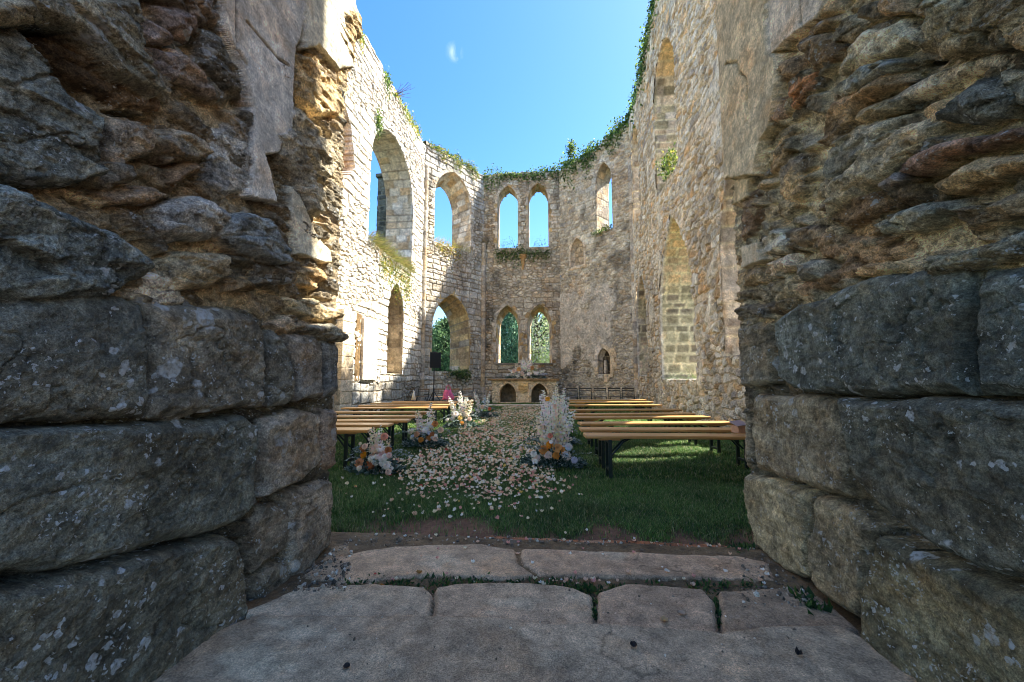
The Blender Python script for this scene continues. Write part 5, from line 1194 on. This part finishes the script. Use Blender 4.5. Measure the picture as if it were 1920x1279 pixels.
on_wall(frLC, pl(frLC, [(800, 268, .22), (830, 285, .25), (860, 300, .2), (895, 322, .3)]), 3000, .25, 110, YG + GR + DG[:2], .08, name='moss', label='yellow green moss spilling over the top of the left apse wall', cat='moss')
on_wall(frE, pl(frE, [(930, 470, .12), (955, 472, .2), (978, 466, .25), (1000, 472, .2), (1030, 470, .12)]), 4200, .2, 111, DG, .075, drop=.18, label='dark ivy along the sill under the upper paired windows', cat='ivy')
on_wall(frE, pl(frE, [(1000, 462, .3), (1024, 460, .35)]), 240, .3, 112, DG, .08, name='weed', upb=1., inward=.1, aspect=.25, label='thin weeds standing in the right upper window of the end wall', cat='weeds')
on_wall(frE, pl(frE, [(935, 462, .2), (965, 460, .3)]), 180, .3, 113, GR, .08, name='weed', upb=1., inward=.1, aspect=.25, label='thin weeds standing in the left upper window of the end wall', cat='weeds')
on_wall(frR, pl(frR, [(1112, 440, .14), (1130, 432, .2), (1150, 424, .15)]), 900, .2, 114, DG + GR + YG[:1], .075, inward=.2, name='plant', label='green plant on the sill of the narrow right apse window', cat='plant')
def tussock(fr, pts, n, L, seed, pal, **kw):
    A, e, nrm = fr; r = np.random.RandomState(seed); pts = np.array(pts); t = r.rand(n) * (len(pts) - 1); i = t.astype(int); f = (t - i)[:, None]
    p = pts[i] * (1 - f) + pts[np.minimum(i + 1, len(pts) - 1)] * f; dpt = r.rand(n) ** 1.6 * 1.0
    P = A + e * (p[:, 0] + .05 * r.normal(size=n))[:, None] + np.array([0, 0, 1.]) * (p[:, 1] + .1 * r.normal(size=n) * (dpt < .1) + .04)[:, None] + nrm * (.08 - dpt)[:, None]
    d = nrm[None] * (.9 * (dpt < .25))[:, None] + np.array([0, 0, 1.])[None] * r.uniform(-.7, 1.1, n)[:, None]
    return leaves('grass_tuft', P, L, gcol(n, pal, r, .35), upb=.1, seed=seed, aspect=.035, dirs=d, **kw)
tussock(frL, [(yl(11.35), 5.35), (yl(13), 5.3), (yl(15), 5.3)], 5200, .27, 120, [(140, 140, 74), (120, 128, 62), (160, 150, 84), (100, 112, 56), (150, 130, 84)], label='long yellow green grass hanging over the sill of the big left window', cat='grass')
on_wall(frL, [(yl(12.2), 5.15, .25), (yl(14.9), 5.1, .35)], 3800, .3, 126, YG + GR, .06, name='moss', drop=.3, label='moss under the sill of the big left window', cat='moss')
tussock(frLC, [(.6, 7.25), (2.7, 7.25)], 1500, .22, 121, YG, label='orange yellow grass on the sill of the upper left apse window', cat='grass')
on_wall(frLC, [(.7, 7.1, .2), (2.2, 7.1, .2)], 900, .3, 127, YG, .06, name='moss', label='orange moss under the upper left apse window', cat='moss')
on_wall(frLC, [(1.5, 1.35, .2), (2.8, 1.3, .25)], 2200, .18, 122, DG, .07, inward=.2, name='plant', label='dark low plant on the sill of the lower left apse window', cat='plant')
tussock(frRW, [(yr(13), 1.05), (yr(10), 1.05)], 200, .14, 123, DG, label='sparse grass on the sill of the tall lower opening in the right wall', cat='grass')
# dead twigs on the left wall top
u_, z_ = uv(frL, 740, 180); A, e, nrm = frL; p0 = A + e * u_ + np.array([0, 0, z_]); b = MB(); rt = random.Random(8)
for k in range(7):
    d = Vector((rt.uniform(.5, 1.2), rt.uniform(-.5, .3), rt.uniform(-.05, .55))); L = rt.uniform(.5, 1.0)
    q = [Vector(p0)]
    for i in range(4): q.append(q[-1] + (d + Vector((rt.uniform(-.2, .2), rt.uniform(-.2, .2), rt.uniform(-.15, .2)))) * L / 4)
    b.tube(q, [.012, .009, .007, .005, .003], 5)
    for i in (1, 2, 3): b.tube([q[i], q[i] + Vector((rt.uniform(-.1, .2), rt.uniform(-.1, .1), rt.uniform(.05, .2)))], .004, 4)
b.build('twigs', plain('dead_twig', (.16, .12, .08), .9), label='bare twigs sticking out from the top of the left wall', cat='twigs')
# ------------------------------------------------------------------ outside: buttress, trees
bt = empty('buttress', (-7.7, 19.3, 0), w=True, label='dark free standing stone buttress with a small cap, seen through the big left window', cat='buttress')
yb0 = 19.0
def tower_face(P0, P1, zt):
    L = np.hypot(P1[0] - P0[0], P1[1] - P0[1]); U, Z = np.meshgrid(np.arange(0, L + .05, .05), np.arange(0, zt, .05), indexing='ij'); sh = U.shape; U = U.ravel(); Z = Z.ravel()
    e = np.array([P1[0] - P0[0], P1[1] - P0[1], 0]) / L; nn = np.array([e[1], -e[0], 0]); h, c = masonry(U, Z, 81, [(112, 106, 88), (96, 92, 76), (126, 116, 94), (84, 80, 68)], (140, 130, 106), mix=1.2, ch=.3, cw=.45, rough=.6)
    V = np.array([P0[0], P0[1], 0]) + U[:, None] * e + Z[:, None] * np.array([0, 0, 1.]) + nn * h[:, None]
    return V, grid_faces(*sh), c
zt = 11.5; x0, x1 = float(aY(708, 390, 19.)[0]), float(aY(734, 390, 19.)[0]); y0, y1 = yb0, yb0 + .9
VV = []; FF = []; CCx = []; o_ = 0
for a, b_ in (((x0, y0), (x1, y0)), ((x1, y0), (x1, y1)), ((x1, y1), (x0, y1)), ((x0, y1), (x0, y0))):
    V, F, c = tower_face(a, b_, zt); VV.append(V); FF.append(F + o_); o_ += len(V); CCx.append(c)
link('shaft', np_mesh('shaft', np.concatenate(VV), np.concatenate(FF), np.concatenate(CCx), smooth=False), M_wall, bt)
b = MB(); b.box(x0 - .12, x1 + .12, y0 - .12, y1 + .12, zt, zt + .18, .04); cx_, cy2 = (x0 + x1) / 2, (y0 + y1) / 2
b.add([(x0, y0, zt + .17), (x1, y0, zt + .17), (x1, y1, zt + .17), (x0, y1, zt + .17), (cx_, cy2, zt + .9)], [(0, 1, 4), (1, 2, 4), (2, 3, 4), (3, 0, 4)]); coln(b, (104, 98, 82)); b.build('cap', M_wall, bt)
M_bark = plain('bark', (.09, .07, .05), .9, 0, 12, .3, .5)
def tree(loc, H, R, seed, pal, label, kind='column', nl=14000, size=.22, cat='tree', grp=None):
    r = random.Random(seed); rr = np.random.RandomState(seed); t = empty('tree', loc, label=label, cat=cat, **({'group': grp} if grp else {}))
    b = MB(); b.tube([(0, 0, -.1), (.05, 0, H * .3), (-.05, .05, H * .65), (0, 0, H * .95)], [R * .12, R * .09, R * .05, .02], 9)
    cl = []
    for i in range(46):
        f = .08 + .9 * i / 45; rad = R * (math.sin(math.pi * min(1, f * .9 + .12)) ** .7 if kind == 'column' else (1.05 - f)) ; a = i * 2.4 + r.uniform(-.4, .4)
        zz = H * f; q = rad * r.uniform(.45, .95)
        c = Vector((math.cos(a) * q, math.sin(a) * q, zz + (R * .3 if kind == 'column' else -R * .2))); b.tube([(0, 0, max(.2, zz - R * .3)), tuple(c * .5 + Vector((0, 0, zz * .5))), tuple(c)], [R * .03, R * .02, R * .008], 5)
        cl.append((c, rad * r.uniform(.25, .42) + .25))
    b.build('trunk', M_bark, t)
    P = []; per = nl // len(cl)
    for c, s_ in cl:
        q = rr.normal(size=(per, 3)); q /= np.linalg.norm(q, axis=1)[:, None]; q *= (rr.rand(per, 1) ** .45) * s_; q[:, 2] *= 1.5
        if kind == 'column': q[:, 2] -= .5 * s_ * rr.rand(per)
        P.append(q + np.array(c))
    P = np.concatenate(P); P[:, 2] = np.maximum(P[:, 2], .3)
    ci = np.repeat(np.array([r.uniform(.7, 1.35) for _ in cl]), per)
    c = np.clip(gcol(len(P), pal, rr, .35) * ci[:, None], .004, .6)
    leaves('crown', P, size, c, parent=t, upb=-.5 if kind == 'column' else .1, seed=seed, aspect=.45)
    return t
LG = [(218, 230, 160), (194, 214, 140), (232, 240, 180), (164, 190, 120)]; CG = [(122, 156, 118), (100, 138, 106), (150, 180, 138), (80, 114, 90)]
grp = 'trees growing beyond the end wall'
for (px, Y, H, R, sd, pal, kd, lb) in (
    (928, 37, 10.6, 2.2, 1, LG, 'column', 'pale green weeping tree filling the left part of the lower left end window'),
    (958, 34, 9.4, 1.5, 2, CG, 'column', 'dark green tree in the right part of the lower left end window'),
    (1006, 36, 10.8, 2.6, 3, LG, 'column', 'pale green drooping tree filling the lower right end window'),
    (1032, 44, 8.6, 2.0, 4, CG, 'column', 'darker tree low behind the right edge of the lower right end window'),
    (990, 46, 9.8, 2.0, 5, CG, 'column', 'dark tree between the lower end windows'),
    (818, 40, 7.0, 3.2, 6, CG, 'cone', 'blue green conifer at the left of the lower left apse window'),
    (852, 43, 7.6, 3.4, 7, CG, 'cone', 'blue green conifer at the right of the lower left apse window'),
    (836, 34, 5.6, 2.4, 8, [(96, 124, 78), (76, 104, 66), (118, 142, 92)], 'column', 'lighter low tree in front of the conifers through the lower left apse window')):
    w = aY(px, 690, Y); tree((w[0], Y, -.05), H, R, 700 + sd, pal, lb, kd, grp=grp)
for q, (a, Y) in enumerate(((800, 60), (870, 62), (905, 58), (1060, 60), (1120, 64))):
    w = aY(a, 700, Y); tree((w[0], Y, -.05), 7.5 + q % 3, 3.2, 760 + q, CG, 'distant dark tree in the row far behind the ruin, %s one from the left' % cw[q], 'column', 4000, .4, grp=grp)

# ------------------------------------------------------------------ grit and crumbs of stone on the threshold
rg = np.random.RandomState(44); Vg = []; Fg = []; Cg = []; off = 0
ico = bmesh.new(); bmesh.ops.create_icosphere(ico, subdivisions=1, radius=1); IV = np.array([v.co for v in ico.verts]); IF = np.array([[v.index for v in f.verts] for f in ico.faces]); ico.free()
n = 0
while n < 1100:
    z_ = rg.rand()
    if z_ < .38: a, b = rg.uniform(500, 660), rg.uniform(1010, 1120)
    elif z_ < .6: a, b = rg.uniform(1390, 1560), rg.uniform(1015, 1150)
    elif z_ < .85: a, b = rg.uniform(620, 1400), rg.uniform(1000, 1022)
    else: a, b = rg.uniform(560, 1500), rg.uniform(1075, 1279)
    w = aZ(a, b, .05)
    if w[0] < -1.3 or w[0] > 1.18: continue
    s_ = (.002 + .007 * rg.rand() ** 3) * (1.3 if z_ < .85 else .6); q = IV * (s_ * (.6 + .8 * rg.rand(3))) * (1 + .25 * rg.normal(size=(len(IV), 1)))
    Vg.append(q + [w[0], w[1], float(pave_z(w[0], w[1])) + s_ * .35]); Fg.append(IF + off); off += len(IV)
    c = lin([(134, 116, 94), (112, 96, 78), (164, 148, 124), (206, 194, 170), (96, 84, 68)][rg.randint(5)]); Cg.append(np.tile(c, (len(IV), 1))); n += 1
link('gravel', np_mesh('gravel', np.concatenate(Vg), np.concatenate(Fg), np.concatenate(Cg), smooth=False, n=3), M_pave, kind='stuff')
